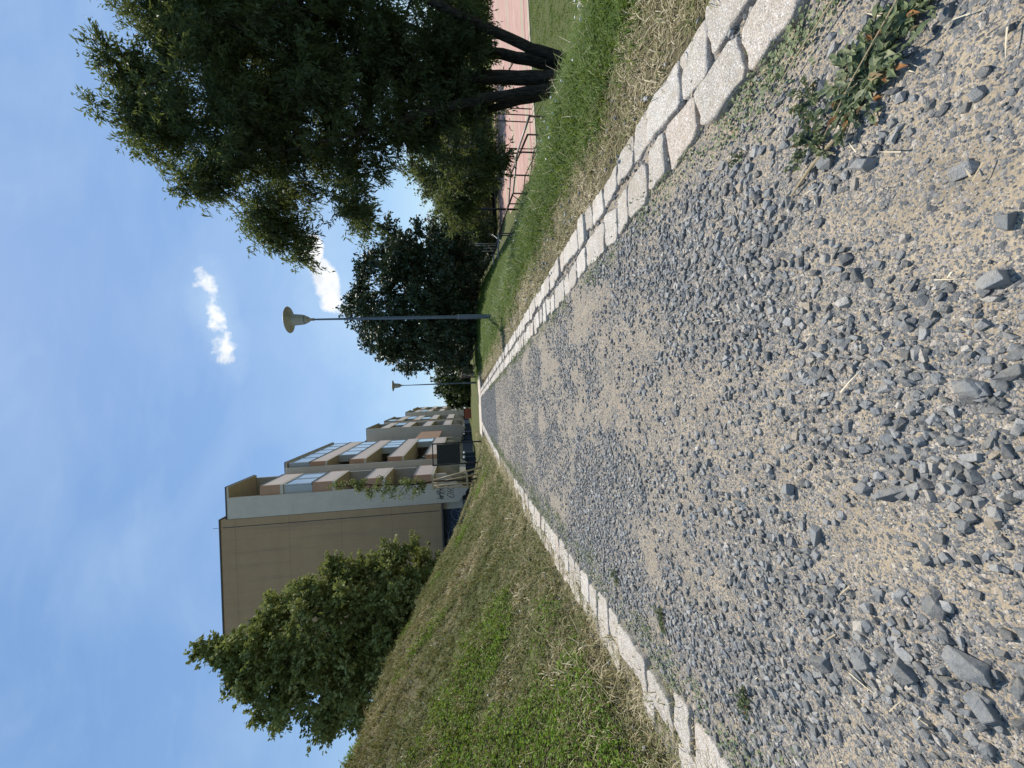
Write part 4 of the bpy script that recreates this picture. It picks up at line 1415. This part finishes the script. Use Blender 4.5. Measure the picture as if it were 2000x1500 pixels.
def tree(name, label, base, stems, clumps, crad, mat, leaf, width, per, droop=0.3, group=None, minr=0.012, bark=None, flat=0.8, twig=True):
    """stems: list of (pts, radii) local to base; clumps (n,3) local"""
    root = empty(name, base)
    tag(root, label, 'tree', group)
    mb_V, mb_F = [], []; off_ = 0
    SP, SR = [], []
    for pts, rad in stems:
        P = np.array(pts, float); R = np.array(rad, float)
        tt = np.linspace(0, len(P) - 1, (len(P) - 1) * 5 + 1)
        Q = np.stack([np.interp(tt, np.arange(len(P)), P[:, i]) for i in range(3)], 1)
        for _ in range(3):
            Q[1:-1] = (Q[:-2] + 2 * Q[1:-1] + Q[2:]) / 4
        Q[1:-1] += rng.normal(0, 0.012, (len(Q) - 2, 3))
        RR = np.interp(tt, np.arange(len(R)), R)
        V, F = tube_np(Q, RR, 9)
        mb_V.append(V); mb_F.append(F + off_); off_ += len(V)
        SP.append(Q); SR.append(RR)
    mesh_np('trunk', np.concatenate(mb_V), np.concatenate(mb_F), bark or m_bark, None, root, True)
    SPa = np.concatenate(SP); SRa = np.concatenate(SR)
    # branches
    bV, bF = [], []; off_ = 0
    nodes = SPa.copy(); nr = SRa.copy()
    order = np.argsort(np.linalg.norm(clumps[:, :2], axis=1) + 0.2 * clumps[:, 2])
    for ci in order:
        c = clumps[ci]
        d = c - nodes
        dist = np.linalg.norm(d, axis=1)
        cost = dist + 1.2 * np.clip(-(d[:, 2] - 0.35 * dist), 0, 9) + 0.3 * (nr < 0.015)
        j = int(np.argmin(cost))
        a = nodes[j]; L = dist[j]
        r0 = min(nr[j] * 0.75, 0.010 + 0.014 * L)
        r0 = max(r0, minr)
        k = 6
        tt = np.linspace(0, 1, k)[:, None]
        mid = (a + c) / 2 + np.array([0, 0, 0.12 * L]) + rng.normal(0, 0.06 * L, 3)
        Q = (1 - tt) ** 2 * a + 2 * tt * (1 - tt) * mid + tt ** 2 * c
        R = np.linspace(r0, max(minr * 0.45, 0.004), k)
        V, F = tube_np(Q, R, 5)
        bV.append(V); bF.append(F + off_); off_ += len(V)
        nodes = np.concatenate([nodes, Q[2:]]); nr = np.concatenate([nr, R[2:]])
    mesh_np('branches', np.concatenate(bV), np.concatenate(bF), bark or m_bark, None, root, True)
    counts = np.maximum(3, (per * (crad / crad.mean()) ** 2 * rng.uniform(0.5, 1.5, len(clumps))).astype(int))
    V, F, tn = leaf_cloud(clumps, crad, counts, leaf, width, droop, flat=flat)
    mesh_np('crown', V, F, mat, {'rnd': tn}, root)
    return root


def sample_crown(n, zr, axis_fn, seed, shell=0.5, ax=1.0, ay=1.0, namp=0.22, nfreq=2.2):
    """points in a body of revolution; zr = [(z, r)...]; shell pushes them outward"""
    rs = np.random.default_rng(seed)
    zs_ = np.array([a for a, b_ in zr]); rs_ = np.array([b_ for a, b_ in zr])
    out = []
    zz = np.linspace(zs_[0], zs_[-1], 200); w = np.interp(zz, zs_, rs_) ** 1.4; cdf = np.cumsum(w) / w.sum()
    while len(out) < n:
        z = np.interp(rs.uniform(), cdf, zz)
        a = rs.uniform(0, 2 * np.pi)
        nz = fbm(np.array([math.cos(a) * nfreq + 9]), np.array([math.sin(a) * nfreq + z * 0.9]), seed, 3)[0]
        R = np.interp(z, zs_, rs_) * (1 + (nz - 0.5) * 2 * namp)
        r = R * rs.uniform() ** shell
        c = axis_fn(z)
        out.append((c[0] + ax * r * math.cos(a), c[1] + ay * r * math.sin(a), z))
    return np.array(out)


# --- the big multi-stemmed tree on the right
bx, by, bz = 7.55, 8.0, gh(7.55, 8.0)
stems = [
    ([(0, 0, -0.3), (-0.05, 0, 0.6), (-0.05, 0.05, 1.8), (-0.1, 0.1, 4.0), (0.1, 0, 6.4), (0.3, 0, 8.2)], [0.28, 0.17, 0.14, 0.12, 0.07, 0.02]),
    ([(-0.1, 0, -0.3), (-0.25, 0, 0.7), (-0.45, 0, 1.7), (-0.95, -0.2, 3.2), (-1.7, -0.3, 5.0), (-2.2, -0.3, 6.6)], [0.18, 0.13, 0.115, 0.09, 0.05, 0.015]),
    ([(0.12, 0, -0.3), (0.26, 0.05, 0.6), (0.42, 0.1, 1.5), (0.85, 0.3, 3.2), (1.7, 0.4, 5.2), (2.4, 0.4, 7.2)], [0.20, 0.14, 0.12, 0.09, 0.05, 0.015]),
    ([(0.1, -0.1, -0.3), (0.25, -0.15, 0.8), (0.35, -0.3, 1.8), (0.5, -0.9, 3.6), (0.7, -1.6, 5.6), (0.8, -2.0, 7.4)], [0.15, 0.11, 0.10, 0.08, 0.05, 0.012]),
    ([(-0.05, 0.1, -0.3), (-0.1, 0.3, 0.9), (-0.2, 0.8, 2.4), (-0.5, 1.6, 4.6), (-0.6, 2.2, 6.6)], [0.13, 0.10, 0.08, 0.05, 0.015]),
]
# crown radius by height above the trunk base
base_off = -bz
def zabs(z): return z - bz
prof = [(0.1, 1.3), (0.6, 1.7), (1.3, 1.9), (2.2, 2.4), (3.2, 2.95), (4.4, 3.35), (5.2, 3.0), (5.9, 2.4), (6.4, 1.6), (6.8, 0.7)]
prof = [(zabs(z), r) for z, r in prof]
cl = sample_crown(620, prof, lambda z: (0.25 + 0.12 * max(0, z - 6.5), 0.25), 91, 0.6, 1.0, 0.62, 0.16)
lobes = []
rs = np.random.default_rng(5)
for (lx, ly, lz, lr, ln_) in [(-3.3, 0.0, 4.6, 0.5, 14), (-3.8, 0.0, 4.2, 0.35, 10), (-3.0, 0.3, 3.1, 0.5, 10), (-2.5, 0.2, 5.6, 0.45, 8), (-1.3, 0.2, 6.5, 0.3, 7), (-0.4, 0.2, 6.9, 0.25, 6), (-1.3, 0.0, 7.0, 0.3, 10), (-1.9, 0.0, 6.5, 0.3, 10), (-0.6, 0.0, 7.3, 0.25, 8), (-2.8, 0.0, 5.6, 0.3, 8), (0.8, 0.2, 6.8, 0.4, 10), (2.4, 0.3, 6.6, 0.6, 18), (2.6, 0.2, 5.6, 0.8, 24), (-1.9, 0.0, 4.6, 0.7, 26), (-1.2, -0.4, 5.3, 0.6, 20),
                              (-2.5, 1.2, 0.9, 0.45, 16), (-2.1, 1.0, 0.3, 0.4, 14), (-1.4, 0.8, 0.2, 0.45, 16), (1.6, 0.8, 0.4, 0.5, 14), (0.2, 0.9, 0.15, 0.4, 14), (2.6, 0.8, 0.1, 0.5, 14)]:
    for q in range(ln_):
        lobes.append((lx + rs.normal(0, lr * .6), ly + rs.normal(0, lr * .7), zabs(lz) + rs.normal(0, lr * .6)))
cl = np.concatenate([cl, np.array(lobes)])
tree('ash_tree', 'big dark multi-stemmed tree rising from the slope on the right', (bx, by, bz), stems, cl,
     rng.uniform(0.24, 0.52, len(cl)), m_leaf_big, 0.10, 0.30, 300, 0.5)

# --- round dark maple behind the nearest lamp
mx_, my_ = 5.9, 20.0
mz = gh(mx_, my_)
prof = [(0.2, 2.6), (1.0, 3.6), (2.5, 4.1), (4.0, 3.8), (5.3, 2.9), (6.3, 1.9), (7.2, 0.5)]
cl = sample_crown(330, [(z - mz - 0.3, r) for z, r in prof], lambda z: (0, 0), 17, 0.38, 1, 1, 0.13)
tree('maple_tree', 'round dark maple behind the nearest street lamp', (mx_, my_, mz),
     [([(0, 0, -0.3), (0.05, 0, 1.2), (0, 0, 3.0), (0, 0, 6.2)], [0.22, 0.17, 0.12, 0.03]), ([(0, 0, 0.9), (1.0, 0.1, 2.6), (1.9, 0.2, 4.2)], [0.10, 0.07, 0.03]),
      ([(0, 0, 1.0), (-1.1, 0.1, 2.6), (-2.0, 0.2, 4.0)], [0.10, 0.07, 0.03])], cl, rng.uniform(0.40, 0.75, len(cl)), m_leaf_maple, 0.15, 0.75, 200, 0.3)

# --- pointed lime tree behind the bank
lx_, ly_ = -7.4, 14.2
lz = gh(lx_, ly_)
prof = [(0.9, 1.9), (2.0, 2.3), (3.0, 2.5), (4.2, 2.55), (5.4, 2.5), (6.5, 2.1), (7.5, 1.8), (8.2, 1.25), (8.8, 0.5), (9.3, 0.08)]
cl = sample_crown(680, [(z - lz, r) for z, r in prof], lambda z: (-0.18 if z > 6.0 else 0, 0), 29, 0.42, 1, 0.85, 0.09)
ex = []
rs = np.random.default_rng(6)
for (a, c, d, r_, n_) in [(2.6, -0.2, 3.4, 0.35, 9), (-2.7, 0, 5.6, 0.3, 9), (-2.9, 0, 4.4, 0.35, 7), (0.15, 0, 9.7, 0.08, 4), (0.1, 0, 9.2, 0.15, 6), (-1.7, 0, 7.3, .3, 8), (2.3, 0, 5.4, .25, 6)]:
    for q in range(n_):
        ex.append((a + rs.normal(0, r_ * .6), c + rs.normal(0, r_ * .6), d - lz + rs.normal(0, r_ * .6)))
cl = np.concatenate([cl, np.array(ex)])
tree('lime_tree', 'pointed leafy lime tree behind the bank in front of the brown wall', (lx_, ly_, lz),
     [([(0, 0, -0.3), (0.05, 0, 2), (0, 0, 5), (0, 0, 8.4 - lz)], [0.18, 0.13, 0.08, 0.02])], cl, rng.uniform(0.24, 0.42, len(cl)), m_leaf_lime, 0.105, 0.78, 210, 0.25)

# --- thin young tree tied to the stakes
sx_, sy_ = -2.55, 15.1
sz = gh(sx_, sy_)
rs = np.random.default_rng(8)
cl = []
for q in range(46):
    z = rs.uniform(2.5, 4.9)
    wr = np.interp(z, [2.4, 2.9, 3.8, 4.6, 5.0], [0.15, 0.42, 0.46, 0.36, 0.12])
    a = rs.uniform(0, 6.28)
    cl.append((wr * math.cos(a) * rs.uniform(.2, 1) - 0.12 * (z < 4), wr * math.sin(a) * rs.uniform(.2, 1), z - sz))
for q in range(10):
    cl.append((0.10 + rs.normal(0, .06), rs.normal(0, .06), 4.6 + q * 0.14 - sz))
cl = np.array(cl)
tree('young_tree', 'thin young tree tied to timber stakes before the first block', (sx_, sy_, sz),
     [([(0, 0, -0.2), (0.02, 0, 1.2), (-0.02, 0, 2.4), (0.05, 0, 4.0), (0.1, 0, 5.7 - sz)], [0.035, 0.03, 0.024, 0.016, 0.006])],
     cl, rng.uniform(0.10, 0.20, len(cl)), m_leaf_lime, 0.085, 0.6, 34, 0.4, minr=0.006)


def far_tree(x, y, z0, z1, r, seed, name, label, mat=None, leaf=0.3, n=130, per=110, dens=0.45, zbot=0.1):
    zb = gh(x, y) if abs(y) < 40 and abs(x) < 30 else z0
    prof = [(zbot * (z1 - z0) + z0, r * 0.75), (z0 + (z1 - z0) * 0.35, r), (z0 + (z1 - z0) * 0.65, r * 0.85), (z0 + (z1 - z0) * 0.88, r * 0.5), (z1, r * 0.15)]
    cl = sample_crown(n, [(z - zb, q) for z, q in prof], lambda z: (0, 0), seed, dens, 1, 1, 0.2)
    h = z1 - zb
    return tree(name, label, (x, y, zb), [([(0, 0, -0.3), (0.1, 0, h * .3), (0, 0, h * .8)], [0.05 * h ** .7, 0.04 * h ** .7, 0.02])],
                cl, rng.uniform(0.14, 0.26, len(cl)) * r, mat or m_leaf_far, leaf, 0.7, per, 0.3, group='background trees beyond the path')


far_tree(15.2, 34.5, -3.0, 3.4, 4.0, 41, 'dark_tree', 'dark spreading tree at the court corner between the maple and the big tree', m_leaf_big, 0.2, 170, 130)
far_tree(12.6, 39.0, -3.0, 2.6, 3.4, 42, 'bushy_tree', 'pale bushy tree beside the low ochre building', None, 0.22, 130, 110)
far_tree(22.5, 33.0, -3.0, 5.0, 4.6, 43, 'dark_tree', 'tall dark tree behind the court seen through the big crown', m_leaf_big, 0.25, 150, 110)
far_tree(4.6, 47.0, -0.8, 4.3, 2.8, 44, 'leafy_tree', 'small leafy tree right of the middle street lamp', None, 0.24, 120, 110)
far_tree(3.2, 53.0, -0.8, 4.4, 2.6, 45, 'leafy_tree', 'rounded green tree at the end beside the red shed', None, 0.26, 130, 120)
far_tree(9.5, 44.0, -1.5, 5.0, 4.5, 46, 'leafy_tree', 'wide green tree behind the maple', None, 0.28, 130, 110)
far_tree(30.5, 44.0, -3.0, 5.5, 5.5, 47, 'dark_tree', 'large dark tree far behind the court at the right edge', m_leaf_big, 0.3, 130, 100)
far_tree(6.3, 30.0, -1.0, 2.2, 1.7, 48, 'bushy_tree', 'low yellowish bushy tree under the maple near the concrete posts', m_leaf_lime, 0.16, 70, 90)
far_tree(14.0, 52.0, -2.0, 6.0, 5.5, 49, 'leafy_tree', 'broad tree in the gap between the maple and the big tree', None, 0.32, 130, 110)

# dark hedge below the maple
x = rng.uniform(3.3, 10.5, 260); y = 26 + rng.uniform(-0.6, 0.6, 260)
zt_ = np.array([gh(a, b_) for a, b_ in zip(x, y)])
cl = np.stack([x, y, zt_ + rng.uniform(0.1, 1.5, 260)], -1)
V, F, tn = leaf_cloud(cl, rng.uniform(0.25, 0.4, 260), np.full(260, 60), 0.14, 0.7)
hd = mesh_np('hedge', V, F, m_leaf_maple, {'rnd': tn})
tag(hd, 'dark low hedge running under the round maple', 'hedge')
